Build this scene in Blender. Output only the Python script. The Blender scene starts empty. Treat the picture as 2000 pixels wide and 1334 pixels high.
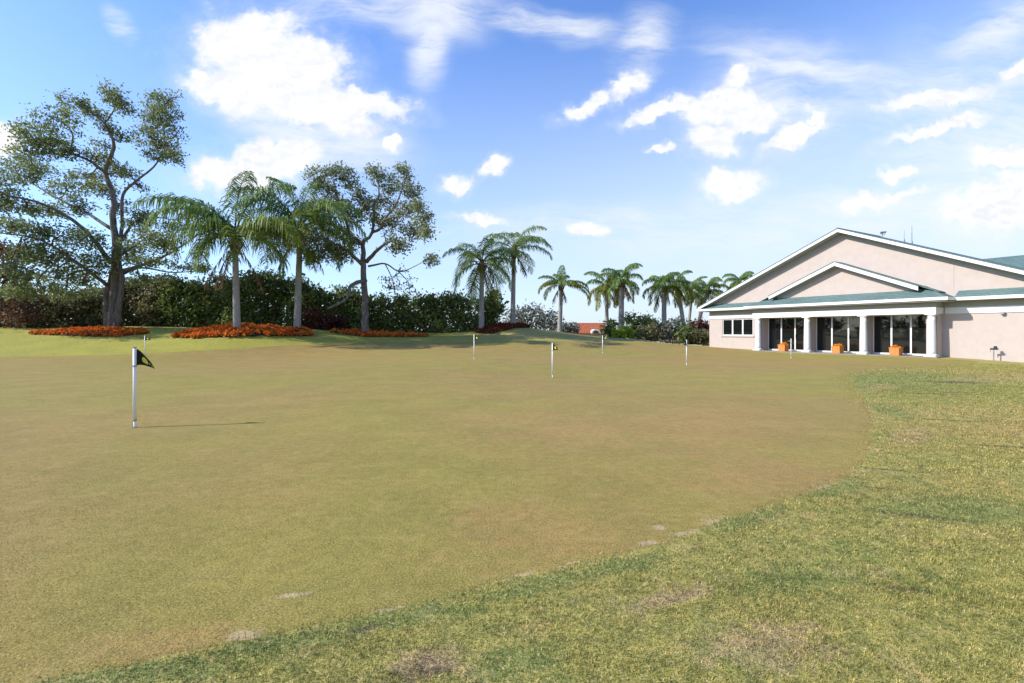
import bpy, bmesh, math, random
import numpy as np
from mathutils import Vector, geometry
R = math.radians
rng = np.random.default_rng(7)
random.seed(7)
scene = bpy.context.scene
COL = scene.collection
# ------------------------------------------------------------------ frame
F, HX, HY, CAMZ = 944.0, 1000.0, 646.5, 1.5       # focal length and horizon of the photograph, eye height
def P(px, py, Y):
    return Vector(((px-HX)/F*Y, Y, CAMZ-(py-HY)/F*Y))
def PG(px, py):
    Y = F*CAMZ/(py-HY)
    return ((px-HX)/F*Y, Y)
# facade frame: T runs along the facade towards the viewer, N runs into the building
Tv = np.array((0.4917, -0.8708)); Nv = np.array((0.8708, 0.4917))
def FP(s, c, z):
    v = c*Nv + s*Tv
    return (v[0], v[1], z)

# ------------------------------------------------------------------ terrain
ctrl = [  # px, py, depth of points on the ground
 (0,697,28),(200,694,29),(340,688,30.5),(480,681,32.5),(600,673,35),(712,669,36.5),(850,669,38),(925,668,38.5),(1060,666,40),(1190,668,42),
 (0,654,36),(100,656,35.5),(200,657,35.5),(290,655,35.5),(350,660,34),(420,661,33.5),(500,658,34.5),(600,655,37),(712,659,38.7),(800,658,40),(850,657,41),(960,653,43),
 (-150,655,36),(-300,655,36),(-150,700,27),(-300,700,27),
 (-150,642,40),(0,641,40),(218,640,38.5),(463,643,35.2),(580,645,38),(712,651,40),(940,645,44),(1000,637,46),(1050,643,48),(1093,648,50),(1150,658,48),(1190,662,46),
 (1240,663,45.5),(1300,670,44),(1340,673,43.5),
 (100,641,43),(400,641,43),(600,644,43),(800,650,43.5),(900,646,46),
 (1079,738,17.5),(925,702,24.2),(1341,713,24.2),(1176,690,34),(1545,700,31),(262,835,7.66),(283,697,28.3)]
cp = [tuple(P(*c)) for c in ctrl]
for s, z in ((-32,.2),(-28.3,.13),(-23,0),(-17,0),(-12,-.02),(-10,-.1),(-8.5,-.17),(-4,-.25),(4,-.3)):
    for c in (35.4, 38.5): cp.append(FP(s, c, z))
for x in (-50,-25,-8,0,8,20,40):
    for y in (-30,-8,1.5,6,13): cp.append((x, y, 0))
for x in (-22,-12,0,12): cp.append((x, 20, 0))
for x in (-60,-30,0,30,60): cp.append((x, 62, .9)); cp.append((x, 85, .2))
cp = np.array(cp)
def tps(r2): return np.where(r2 > 1e-9, r2*np.log(np.maximum(r2, 1e-9)), 0)
def _fit():
    n = len(cp); xy = cp[:, :2]/30
    d2 = ((xy[:, None]-xy[None])**2).sum(-1)
    A = np.zeros((n+3, n+3)); A[:n, :n] = tps(d2)+np.eye(n)*2e-3
    A[:n, n] = 1; A[:n, n+1:] = xy; A[n, :n] = 1; A[n+1:, :n] = xy.T
    b = np.zeros(n+3); b[:n] = cp[:, 2]
    return xy, np.linalg.solve(A, b)
_xy, _w = _fit()
def gz(x, y):
    x = np.atleast_1d(np.asarray(x, float)); y = np.atleast_1d(np.asarray(y, float))
    out = np.zeros(len(x))
    for i in range(0, len(x), 20000):
        q = np.stack((x[i:i+20000], y[i:i+20000]), -1)/30
        d2 = ((q[:, None]-_xy[None])**2).sum(-1)
        out[i:i+20000] = tps(d2)@_w[:-3]+_w[-3]+q@_w[-2:]
    r = np.hypot(x, y-20)
    return np.clip(out, -1, 3.2)*np.clip((95-r)/25, 0, 1)
def gz1(x, y): return float(gz(x, y)[0])

# ------------------------------------------------------------------ node helpers
class NT:
    def __init__(s, tree): s.t = tree
    def n(s, typ, ins=None, **kw):
        nd = s.t.nodes.new(typ)
        for k, v in kw.items(): setattr(nd, k, v)
        for k, v in (ins or {}).items():
            sk = nd.inputs[k]
            if hasattr(v, 'is_linked') or isinstance(v, bpy.types.NodeSocket): s.t.links.new(v, sk)
            else: sk.default_value = v
        return nd
    def math(s, op, a, b=0.0, c=None, clamp=False):
        ins = {0: a, 1: b}
        if c is not None: ins[2] = c
        return s.n('ShaderNodeMath', ins, operation=op, use_clamp=clamp).outputs[0]
    def mix(s, f, a, b, blend='MIX'):
        m = s.n('ShaderNodeMix', None, data_type='RGBA', blend_type=blend)
        for k, v in ((0, f), (6, a), (7, b)):
            if isinstance(v, bpy.types.NodeSocket): s.t.links.new(v, m.inputs[k])
            else: m.inputs[k].default_value = v if not isinstance(v, tuple) else (*v[:3], 1)
        return m.outputs[2]
    def noise(s, vec, scale, detail=2, rough=.5, dist=0, dim='3D'):
        return s.n('ShaderNodeTexNoise', {'Vector': vec, 'Scale': scale, 'Detail': detail, 'Roughness': rough, 'Distortion': dist}).outputs[0]
    def ramp(s, v, a, b, lo=0.0, hi=1.0):
        return s.n('ShaderNodeMapRange', {0: v, 1: a, 2: b, 3: lo, 4: hi}, interpolation_type='SMOOTHSTEP').outputs[0]
def new_mat(name):
    m = bpy.data.materials.new(name); m.use_nodes = True
    m.node_tree.nodes.clear(); t = NT(m.node_tree)
    out = t.n('ShaderNodeOutputMaterial')
    return m, t, out
def c4(c): return (*c, 1)
def obj_co(t): return t.n('ShaderNodeTexCoord').outputs['Object']
def geo_co(t): return t.n('ShaderNodeNewGeometry').outputs['Position']
def simple(name, col, rough=.6, var=.12, scale=6., bump=.0, bscale=60., spec=.4, metal=0., col2=None, streak=0.):
    m, t, out = new_mat(name); co = geo_co(t)
    n1 = t.noise(co, scale, 4, .6)
    c2 = col2 or tuple(x*(1-var*2) for x in col)
    cc = t.mix(t.ramp(n1, .3, .7), c4(col), c4(c2))
    if streak:
        mp = t.n('ShaderNodeMapping', {'Vector': co, 'Scale': (5, 5, .35)}).outputs[0]
        cc = t.mix(t.math('MULTIPLY', t.ramp(t.noise(mp, 1.2, 5, .65), .5, .8), streak), cc, c4(tuple(x*.62 for x in col)))
    b = t.n('ShaderNodeBsdfPrincipled', {'Base Color': cc, 'Roughness': rough, 'Specular IOR Level': spec, 'Metallic': metal})
    if bump:
        bp = t.n('ShaderNodeBump', {'Height': t.noise(co, bscale, 3), 'Strength': bump, 'Distance': .01})
        t.t.links.new(bp.outputs[0], b.inputs['Normal'])
    t.t.links.new(b.outputs[0], out.inputs[0]); return m
def leaf_mat(name, dark, light, trans=.35, tcol=None, rough=.6, spec=.15, dry=None, dryamt=.06):
    m, t, out = new_mat(name)
    v = t.n('ShaderNodeAttribute', None, attribute_name='var').outputs['Fac']
    cl = t.noise(geo_co(t), .55, 2)
    f = t.math('ADD', t.math('MULTIPLY', v, .75), t.math('MULTIPLY', t.math('SUBTRACT', cl, .4), .6), clamp=True)
    c = t.mix(f, c4(dark), c4(light))
    if dry: c = t.mix(t.math('LESS_THAN', t.math('FRACT', t.math('MULTIPLY', v, 37.7)), dryamt), c, c4(dry))
    b = t.n('ShaderNodeBsdfPrincipled', {'Base Color': c, 'Roughness': rough, 'Specular IOR Level': spec})
    tr = t.n('ShaderNodeBsdfTranslucent', {'Color': t.mix(.6, c, c4(tcol or tuple(x*1.5 for x in light)))})
    mx = t.n('ShaderNodeMixShader', {0: trans, 1: b.outputs[0], 2: tr.outputs[0]})
    t.t.links.new(mx.outputs[0], out.inputs[0]); return m

# ------------------------------------------------------------------ mesh helpers
class MB:
    def __init__(s): s.v = []; s.f = []
    def add(s, vs, fs):
        o = len(s.v); s.v += [tuple(v) for v in vs]; s.f += [tuple(i+o for i in f) for f in fs]
    def hexa(s, p):   # 8 corners: bottom 4 (ccw), top 4
        s.add(p, [(3,2,1,0),(4,5,6,7),(0,1,5,4),(1,2,6,5),(2,3,7,6),(3,0,4,7)])
    def fbox(s, s0, s1, c0, c1, z0, z1):
        s.hexa([FP(s0,c0,z0),FP(s1,c0,z0),FP(s1,c1,z0),FP(s0,c1,z0),FP(s0,c0,z1),FP(s1,c0,z1),FP(s1,c1,z1),FP(s0,c1,z1)])
    def box(s, x0, x1, y0, y1, z0, z1):
        s.hexa([(x0,y0,z0),(x1,y0,z0),(x1,y1,z0),(x0,y1,z0),(x0,y0,z1),(x1,y0,z1),(x1,y1,z1),(x0,y1,z1)])
    def fprism(s, prof, c0, c1):   # outline (s,z) extruded along the depth c
        n = len(prof)
        s.add([FP(a,c0,z) for a,z in prof]+[FP(a,c1,z) for a,z in prof],
              [tuple(range(n)), tuple(range(2*n-1,n-1,-1))]+[(i,i+n,(i+1)%n+n,(i+1)%n) for i in range(n)])
    def tube(s, pts, rad, sides=8, cap=True):
        pts = [Vector(p) for p in pts]; n = len(pts); o = len(s.v)
        a = None
        for i, p in enumerate(pts):
            d = (pts[min(i+1,n-1)]-pts[max(i-1,0)]).normalized()
            if a is None: a = d.orthogonal().normalized()
            a = (a-d*a.dot(d)); a = a.normalized() if a.length > 1e-6 else d.orthogonal().normalized()
            b = d.cross(a)
            for k in range(sides):
                w = 2*math.pi*k/sides
                s.v.append(tuple(p+(a*math.cos(w)+b*math.sin(w))*rad[i]))
        for i in range(n-1):
            for k in range(sides):
                k2 = (k+1) % sides
                s.f.append((o+i*sides+k, o+i*sides+k2, o+(i+1)*sides+k2, o+(i+1)*sides+k))
        if cap:
            s.f.append(tuple(o+k for k in range(sides-1,-1,-1))); s.f.append(tuple(o+(n-1)*sides+k for k in range(sides)))
    def lathe(s, cen, prof, sides=20):
        o = len(s.v); n = len(prof)
        for r, z in prof:
            for k in range(sides):
                w = 2*math.pi*k/sides; s.v.append((cen[0]+r*math.cos(w), cen[1]+r*math.sin(w), cen[2]+z))
        for i in range(n-1):
            for k in range(sides):
                k2 = (k+1) % sides
                s.f.append((o+i*sides+k, o+i*sides+k2, o+(i+1)*sides+k2, o+(i+1)*sides+k))
        s.f.append(tuple(o+k for k in range(sides-1,-1,-1))); s.f.append(tuple(o+(n-1)*sides+k for k in range(sides)))
def wloc(o):
    l = Vector((0,0,0))
    while o: l = l+o.location; o = o.parent
    return l
def link(name, me, mat, parent=None):
    o = bpy.data.objects.new(name, me); COL.objects.link(o)
    if mat: me.materials.append(mat)
    if parent: o.parent = parent
    return o
def obj(name, mb, mat, parent=None, smooth=False, bevel=0):
    off = np.array(wloc(parent)) if parent else np.zeros(3)
    me = bpy.data.meshes.new(name)
    me.from_pydata([tuple(np.array(v)-off) for v in mb.v], [], mb.f)
    bm = bmesh.new(); bm.from_mesh(me); bmesh.ops.recalc_face_normals(bm, faces=bm.faces)
    if bevel: bmesh.ops.bevel(bm, geom=list(bm.edges), offset=bevel, segments=2, affect='EDGES', profile=.5)
    bm.to_mesh(me); bm.free()
    if smooth: me.polygons.foreach_set('use_smooth', [True]*len(me.polygons))
    me.update()
    return link(name, me, mat, parent)
def np_mesh(name, verts, k, mat, parent=None, var=None, extra=None):
    """verts (n*k,3): n separate polygons of k corners"""
    off = np.array(wloc(parent)) if parent else np.zeros(3)
    verts = np.asarray(verts, dtype=np.float32)-off.astype(np.float32)
    nv = len(verts); n = nv//k
    me = bpy.data.meshes.new(name)
    me.vertices.add(nv); me.vertices.foreach_set('co', verts.ravel())
    me.loops.add(nv); me.loops.foreach_set('vertex_index', np.arange(nv, dtype=np.int32))
    me.polygons.add(n); me.polygons.foreach_set('loop_start', np.arange(0, nv, k, dtype=np.int32))
    me.update(calc_edges=True)
    if var is not None:
        a = me.attributes.new('var', 'FLOAT', 'POINT'); a.data.foreach_set('value', np.repeat(var, k).astype(np.float32))
    return link(name, me, mat, parent)
def tag(o, label=None, cat=None, group=None, kind=None):
    for k, v in (('label',label),('category',cat),('group',group),('kind',kind)):
        if v: o[k] = v
    return o
def thing(name, loc, label, cat, group=None):
    o = bpy.data.objects.new(name, None); COL.objects.link(o); o.location = loc
    o.empty_display_size = .2
    return tag(o, label, cat, group)
def crom(pts, rad, sub=4):
    pts = [Vector(p) for p in pts]; n = len(pts); op = []; orr = []
    for i in range(n-1):
        p0, p1, p2, p3 = pts[max(i-1,0)], pts[i], pts[i+1], pts[min(i+2,n-1)]
        for k in range(sub):
            t = k/sub
            op.append(.5*((2*p1)+(p2-p0)*t+(2*p0-5*p1+4*p2-p3)*t*t+(3*p1-p0-3*p2+p3)*t**3))
            orr.append(rad[i]*(1-t)+rad[i+1]*t)
    op.append(pts[-1]); orr.append(rad[-1]); return op, orr
def leaves(cen, size, aspect=.5, droop=0., spread_up=.3):
    """diamond leaf quads around centres; returns (n*4,3)"""
    n = len(cen)
    d = rng.normal(size=(n,3)); d[:,2] -= droop; d /= np.linalg.norm(d, axis=1)[:,None]
    u = rng.normal(size=(n,3)); u[:,2] += spread_up
    w = np.cross(d, u); w /= np.linalg.norm(w, axis=1)[:,None]+1e-9
    L = (size*rng.uniform(.6,1.35,n))[:,None]; W = L*aspect*.5
    q = np.stack((cen-d*L*.5, cen+w*W-d*L*.08, cen+d*L*.5, cen-w*W-d*L*.08), 1)
    return q.reshape(-1,3)
def blob(c, rx, ry, rz, nspray, k, sp, shell=.55):
    """spray centres scattered through an ellipsoid, denser near its shell; k leaves around each"""
    d = rng.normal(size=(nspray,3)); d /= np.linalg.norm(d, axis=1)[:,None]
    r = (shell+(1-shell)*rng.random(nspray))**.8
    cen = np.array(c)+d*r[:,None]*np.array((rx,ry,rz))
    pts = np.repeat(cen, k, 0)+rng.normal(size=(nspray*k,3))*sp*np.array((1,1,.75))
    var = np.clip(np.repeat(rng.normal(.45,.2,nspray), k)+rng.normal(0,.14,nspray*k), 0, 1)
    return pts, var, cen

# ------------------------------------------------------------------ materials
def turf_group(kind):
    """colour of the turf from the position on the ground"""
    g = bpy.data.node_groups.new('turf_'+kind, 'ShaderNodeTree')
    g.interface.new_socket('Color', in_out='OUTPUT', socket_type='NodeSocketColor')
    t = NT(g); out = t.n('NodeGroupOutput'); co = geo_co(t)
    xy = t.n('ShaderNodeMapping', {'Vector': co, 'Scale': (1,1,0)}).outputs[0]
    sx = t.n('ShaderNodeSeparateXYZ', {0: co})
    big = t.noise(xy, .11, 3, .55); mid = t.noise(xy, .55, 4, .6); sm = t.noise(xy, 3.2, 4, .6); fine = t.noise(xy, 38, 3, .7)
    def spot(cx, cy, rx, ry, ang, amp=4.2, sc=9):
        m = t.n('ShaderNodeMapping', {'Vector': xy, 'Location': (cx,cy,0), 'Rotation': (0,0,ang), 'Scale': (rx,ry,1)}, vector_type='TEXTURE').outputs[0]
        ln = t.n('ShaderNodeVectorMath', {0: m}, operation='LENGTH').outputs['Value']
        ns = t.math('MULTIPLY', t.math('SUBTRACT', t.noise(xy, sc*1.6, 6, .75), .5), amp)
        return t.ramp(t.math('ADD', ln, ns), 1.15, .35)
    def acc(lst, sc=9):
        tot = None
        for a in lst:
            m = spot(*a, sc=sc); tot = m if tot is None else t.math('MAXIMUM', tot, m)
        return tot
    if kind == 'green':
        c = t.mix(t.ramp(big, .38, .62), (.225,.198,.034), (.255,.180,.044))
        c = t.mix(t.math('MULTIPLY', t.ramp(mid, .44, .68), .32), c, (.29,.187,.052))
        c = t.mix(t.math('MULTIPLY', acc([(*PG(1330,830),3.2,1.7,.1),(*PG(1060,1020),.9,.7,.2),(*PG(1480,930),1.2,.6,.3),(*PG(330,1255),.5,.16,.2),(*PG(1150,1060),.7,.2,.35),(*PG(1300,700),14,3,0)], .9), .42), c, (.315,.185,.055))
        c = t.mix(t.math('MULTIPLY', t.ramp(t.noise(xy, 2.1, 3, .6), .48, .70), .22), c, (.25,.225,.042))
        c = t.mix(t.math('MULTIPLY', t.ramp(t.noise(xy, 1.3, 4, .65), .52, .72), .45), c, (.165,.165,.028))
        c = t.mix(t.math('MULTIPLY', t.ramp(sm, .5, .75), .3), c, (.30,.235,.075))
        # worn, straw coloured patches along the collar
        pale = acc([(*PG(1398,1018),.16,.06,.45),(*PG(1340,1042),.14,.04,.5),(*PG(1285,1030),.06,.05,0),(*PG(1265,1060),.1,.04,.3),
                    (*PG(1620,950),.3,.05,.5),(*PG(1115,1103),.12,.03,.4),(*PG(1020,1122),.09,.03,.35),
                    (*PG(480,1240),.10,.05,.2),(*PG(770,1190),.16,.03,.3),(*PG(580,1160),.09,.03,.2)])
        c = t.mix(t.math('MULTIPLY', pale, .4), c, (.62,.46,.26))
        c = t.mix(1., c, t.mix(t.ramp(t.noise(xy, 11, 5, .78), .36, .64), (.86,.87,.88), (1.15,1.13,1.14)), 'MULTIPLY')
        c = t.mix(1., c, t.mix(t.ramp(t.noise(xy, .8, 6, .72), .36, .64), (.92,.93,.93), (1.09,1.08,1.08)), 'MULTIPLY')
        specks_smudges = acc([(*PG(x_,y_),a_,b_,.2,.6) for x_,y_,a_,b_ in ((793,1034,.017,.012),(826,1030,.012,.009),(632,1118,.016,.008),(145,1012,.018,.012),(170,1090,.014,.009),(912,1000,.02,.012),(1135,735,.5,.10),(365,711,.6,.12),(985,702,.6,.15),(1440,711,.7,.12))], 9)  # debris specks, plus wider shadow-like dark smudges painted beside the pins
        c = t.mix(t.math('MULTIPLY', specks_smudges, .62), c, (.05,.045,.02))
        f2 = t.math('ADD', t.math('MULTIPLY', t.noise(xy, 70, 2, .7), .5), t.math('MULTIPLY', t.noise(xy, 190, 2, .7), .5))
        c = t.mix(t.ramp(f2, .49, .38, 0, .8), c, (.105,.085,.018)); c = t.mix(t.ramp(f2, .52, .64, 0, .8), c, (.43,.345,.125))
    else:
        c = t.mix(t.ramp(big, .4, .62), (.27,.255,.055), (.34,.27,.08))
        c = t.mix(t.math('MULTIPLY', t.ramp(t.noise(xy, 1.4, 4, .65), .52, .66), .65), c, (.18,.215,.045))
        c = t.mix(t.math('MULTIPLY', t.ramp(sm, .52, .72), .5), c, (.44,.335,.13))
        # the lawn on the left bank is lusher
        lush = t.math('MULTIPLY', t.ramp(sx.outputs[0], 2., -12.), t.ramp(sx.outputs[1], 20., 27.))
        c = t.mix(t.math('MULTIPLY', lush, .85), c, t.mix(t.ramp(mid, .35, .65), (.31,.30,.034), (.24,.25,.03)))
        lush2 = spot(11.5, 14.5, 5, 2.6, .75)
        c = t.mix(t.math('MULTIPLY', lush2, .55), c, (.135,.185,.045))
        # scuffs and divots
        dk = acc([(*PG(1740,918),.42,.035,-.35),(*PG(1720,954),.28,.035,-.35),(*PG(1800,1008),.42,.07,-.35),(*PG(1830,772),1.1,.07,-.3),(*PG(1860,822),.7,.06,-.3),
                  (*PG(1955,872),.5,.05,-.3),(*PG(1760,1150),.16,.04,-.3),(*PG(1860,750),.8,.4,-.3),(*PG(835,1300),.15,.07,.2),(*PG(712,1228),.07,.03,.5),(*PG(1880,770),.9,.07,-.3)], 14)
        c = t.mix(t.math('MULTIPLY', dk, .75), c, (.07,.062,.024))
        lip = acc([(*PG(300,1315),.5,.10,.2),(*PG(560,1255),.4,.09,.25),(*PG(800,1205),.45,.10,.3),(*PG(1060,1140),.45,.10,.4),(*PG(1230,1100),.4,.10,.4),(*PG(1460,1015),.6,.13,.5),(*PG(1640,955),.7,.16,.6),(*PG(1730,800),1.2,.4,1.2),(*PG(1010,1290),.25,.12,.3),(*PG(1550,1130),.5,.2,.2),(*PG(1890,990),.9,.4,0)], 7)
        c = t.mix(t.math('MULTIPLY', lip, .55), c, (.125,.185,.042))
        bare = acc([(*PG(835,1305),.17,.09,.2),(*PG(712,1230),.09,.03,.5),(*PG(1320,1168),.2,.03,.35)], 12)
        c = t.mix(t.math('MULTIPLY', bare, .8), c, (.13,.095,.055))
        straw = acc([(*PG(1310,1165),.4,.09,.4),(*PG(1500,1260),.4,.2,.2),(*PG(1900,745),1.4,.5,.3),(*PG(835,1290),.2,.12,.2),(*PG(1720,760),1.3,.3,.7),(*PG(1780,850),.9,.25,.7)], 6)
        c = t.mix(t.math('MULTIPLY', straw, .6), c, (.36,.265,.12))
        c = t.mix(1., c, t.mix(t.ramp(t.noise(xy, 8., 5, .75), .36, .64), (.72,.77,.76), (1.24,1.2,1.22)), 'MULTIPLY')
        f2 = t.math('ADD', t.math('MULTIPLY', t.noise(xy, 34, 3, .7), .6), t.math('MULTIPLY', t.noise(xy, 110, 2, .7), .4))
        c = t.mix(t.ramp(f2, .48, .36, 0, .8), c, (.08,.078,.02)); c = t.mix(t.ramp(f2, .52, .64, 0, .8), c, (.52,.42,.17))
    t.t.links.new(t.mix(1., c, (1.13,1.08,1.33) if kind == 'green' else (1.09,1.05,1.2), 'MULTIPLY'), out.inputs[0]); return g
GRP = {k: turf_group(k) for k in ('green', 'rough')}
def turf_mat(kind, bump, bscale):
    m, t, out = new_mat('turf_'+kind)
    gnode = t.n('ShaderNodeGroup'); gnode.node_tree = GRP[kind]
    co = geo_co(t)
    h = t.math('ADD', t.noise(co, bscale, 4, .7), t.math('MULTIPLY', t.noise(co, 1.1, 3), 3.0 if kind == 'rough' else 1.))
    bp = t.n('ShaderNodeBump', {'Height': h, 'Strength': bump, 'Distance': .02})
    b = t.n('ShaderNodeBsdfPrincipled', {'Base Color': gnode.outputs[0], 'Roughness': .85, 'Specular IOR Level': .15, 'Normal': bp.outputs[0]})
    t.t.links.new(b.outputs[0], out.inputs[0]); return m
def blade_mat(kind):
    m, t, out = new_mat('blades_'+kind)
    gnode = t.n('ShaderNodeGroup'); gnode.node_tree = GRP[kind]
    v = t.n('ShaderNodeAttribute', None, attribute_name='var').outputs['Fac']
    c = t.mix(t.ramp(v, .0, 1., 0, 1), t.mix(1., gnode.outputs[0], (.45,.55,.4), 'MULTIPLY'), t.mix(1., gnode.outputs[0], (1.8,1.65,1.75), 'MULTIPLY'))
    b = t.n('ShaderNodeBsdfPrincipled', {'Base Color': c, 'Roughness': .6, 'Specular IOR Level': .25})
    tr = t.n('ShaderNodeBsdfTranslucent', {'Color': c})
    mx = t.n('ShaderNodeMixShader', {0: .25, 1: b.outputs[0], 2: tr.outputs[0]})
    t.t.links.new(mx.outputs[0], out.inputs[0]); return m
def bark_mat(name, a, b_, zs=2.2, bump=.8):
    m, t, out = new_mat(name); co = geo_co(t)
    mp = t.n('ShaderNodeMapping', {'Vector': co, 'Scale': (9,9,zs)}).outputs[0]
    n1 = t.noise(mp, 1., 5, .65); n2 = t.noise(co, 1.3, 3)
    c = t.mix(t.ramp(n1, .35, .65), c4(a), c4(b_)); c = t.mix(t.math('MULTIPLY', t.ramp(n2, .45, .7), .45), c, c4(tuple(x*.6 for x in a)))
    bp = t.n('ShaderNodeBump', {'Height': n1, 'Strength': bump, 'Distance': .06})
    b = t.n('ShaderNodeBsdfPrincipled', {'Base Color': c, 'Roughness': .9, 'Specular IOR Level': .2, 'Normal': bp.outputs[0]})
    t.t.links.new(b.outputs[0], out.inputs[0]); return m
def shingle_mat(name, a, b_, d):
    m, t, out = new_mat(name); co = geo_co(t)
    # courses run along the facade: turn the position into facade coordinates
    al = t.n('ShaderNodeVectorMath', {0: co, 1: (Tv[0],Tv[1],0)}, operation='DOT_PRODUCT').outputs['Value']
    z = t.n('ShaderNodeSeparateXYZ', {0: co}).outputs[2]
    v = t.n('ShaderNodeCombineXYZ', {0: al, 1: z, 2: 0.}).outputs[0]
    br = t.n('ShaderNodeTexBrick', {'Vector': v, 'Color1': c4(a), 'Color2': c4(b_), 'Mortar': c4(d), 'Scale': 1., 'Mortar Size': .012, 'Brick Width': .33, 'Row Height': .115, 'Bias': 0.})
    c = t.mix(t.math('MULTIPLY', t.ramp(t.noise(co, 1.2, 4), .4, .7), .4), br.outputs[0], c4(tuple(x*.7 for x in a)))
    bp = t.n('ShaderNodeBump', {'Height': t.math('ADD', br.outputs['Fac'], t.noise(co, 40, 2)), 'Strength': .4, 'Distance': .01, })
    b = t.n('ShaderNodeBsdfPrincipled', {'Base Color': c, 'Roughness': .75, 'Specular IOR Level': .3, 'Normal': bp.outputs[0]})
    t.t.links.new(b.outputs[0], out.inputs[0]); return m
def glass_mat():
    m, t, out = new_mat('tinted_glass'); co = geo_co(t)
    bp = t.n('ShaderNodeBump', {'Height': t.noise(co, .9, 1), 'Strength': .05, 'Distance': .05})
    b = t.n('ShaderNodeBsdfPrincipled', {'Base Color': (.008,.009,.009,1), 'Roughness': .02, 'IOR': 1.6, 'Normal': bp.outputs[0]})
    t.t.links.new(b.outputs[0], out.inputs[0]); return m
M = dict(
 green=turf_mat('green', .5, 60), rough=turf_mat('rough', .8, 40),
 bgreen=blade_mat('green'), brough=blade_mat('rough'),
 stucco=simple('pink_stucco', (.455,.385,.34), .85, .03, 2.5, .25, 90, .2, streak=.12),
 stuccod=simple('stucco_joint_tone', (.40,.32,.27), .9, .03),  # darker stucco tone for the control joint in the gable
 white=simple('white_paint', (.70,.69,.67), .55, .03, 3., .05, 40, .35, streak=.10),
 soffit=simple('soffit_shade_grey', (.33,.335,.31), .7, .04, 3.),  # darker than the trim: the shade under the eaves is put into this grey
 shingle=shingle_mat('teal_shingles', (.10,.16,.148), (.125,.19,.175), (.065,.11,.105)),
 glass=glass_mat(), frame=simple('white_aluminium', (.70,.69,.66), .4, .03),
 dark=simple('dark_metal', (.04,.04,.045), .5), metal=simple('grey_metal', (.35,.35,.36), .4, metal=.6),
 terra=simple('orange_pot', (.64,.215,.045), .6, .1, 5, .1), paving=simple('concrete', (.24,.21,.17), .9, .08, 4, .2),
 pole=simple('white_pole', (.78,.78,.76), .35, .02, 5), hole=simple('cup_liner', (.55,.55,.52), .6),
 bark=bark_mat('oak_bark', (.205,.18,.152), (.095,.08,.068)), twig=bark_mat('twig_bark', (.14,.105,.075), (.07,.055,.042)),
 palmbark=bark_mat('palm_bark', (.33,.31,.285), (.23,.21,.19), 14., .35), boots=bark_mat('palm_boots', (.22,.15,.085), (.10,.07,.045), 3., .8),
 mulch=simple('bark_mulch', (.06,.035,.022), .95, .2, 30, .8, 40), stone=simple('pale_limestone', (.36,.31,.23), .9, .15, 4, .5, 20),
 tile=simple('orange_roof_tiles', (.50,.14,.055), .8, .2, 3, .3, 8), housewall=simple('cream_wall', (.55,.50,.42), .85),
 oak=leaf_mat('oak_leaves', (.062,.092,.040), (.26,.30,.115), .36),
 oak2=leaf_mat('oak_leaves_grey', (.068,.098,.05), (.27,.305,.14), .36, dry=(.16,.10,.05), dryamt=.06),
 dryleaf=leaf_mat('dry_leaves', (.09,.045,.028), (.22,.12,.065), .2),
 palm=leaf_mat('palm_leaflets', (.045,.088,.012), (.25,.31,.04), .3, rough=.5, spec=.2),
 palmblue=leaf_mat('palm_leaflets_blue', (.05,.11,.03), (.24,.33,.08), .3, rough=.5, spec=.2),
 palmgold=leaf_mat('palm_leaflets_gold', (.10,.13,.016), (.30,.27,.04), .35, rough=.45),
 palmdry=leaf_mat('palm_leaflets_dry', (.10,.06,.03), (.24,.16,.09), .2, rough=.8, spec=.1),
 hedge=leaf_mat('hedge_leaves', (.034,.064,.02), (.24,.30,.085), .25, dry=(.15,.10,.055), dryamt=.06),
 hedgeolive=leaf_mat('hedge_leaves_olive', (.05,.058,.022), (.25,.24,.115), .25, dry=(.17,.12,.07), dryamt=.12),
 lime=leaf_mat('lime_leaves', (.10,.17,.012), (.26,.32,.03), .35),
 greyleaf=leaf_mat('grey_leaves', (.085,.10,.085), (.21,.225,.18), .25, dry=(.22,.18,.14), dryamt=.2),
 redleaf=leaf_mat('red_leaves', (.05,.022,.018), (.14,.055,.035), .25), maroon=leaf_mat('maroon_leaves', (.035,.015,.012), (.12,.04,.03), .25),
 flower=leaf_mat('orange_petals', (.60,.05,.013), (.95,.33,.045), .35, tcol=(.8,.2,.03), spec=.1, dry=(.06,.11,.025), dryamt=.2),
 marigold=leaf_mat('marigold_petals', (.7,.16,.01), (.85,.40,.02), .3, spec=.1),
 crimson=leaf_mat('crimson_petals', (.10,.016,.012), (.32,.035,.02), .3, spec=.1, dry=(.04,.07,.02), dryamt=.2),
)

# ------------------------------------------------------------------ ground: one triangulation, split along the edge of the green
near = [(50,1334),(150,1312),(300,1285),(480,1250),(620,1218),(720,1196),(800,1180),(900,1153),(1000,1126),(1130,1100),(1210,1082),(1280,1066),(1340,1045),(1400,1020),(1500,988),(1620,950),
        (1670,920),(1695,890),(1708,850),(1705,810),(1690,780),(1668,755),(1662,740),(1690,727),(1760,719),(1830,715),(1900,712)]
poly = [PG(*p) for p in near]
poly += [FP(-10.2,34.2,0)[:2], FP(-24.2,34.3,0)[:2], FP(-24.4,35.3,0)[:2], FP(-28.8,35.3,0)[:2]]
poly += [P(*p)[:2] for p in ((1300,673,43.2),(1190,668,42),(1060,666,40),(925,668,38.5),(850,669,38),(712,669,36.5),(600,673,35),(480,681,32.5),(340,688,30.5),(200,694,29),(0,697,28))]
poly += [(-37,24),(-39,12),(-30,3),(-14,-1.2),(-6,.6),(-3.4,1.55)]
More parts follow.
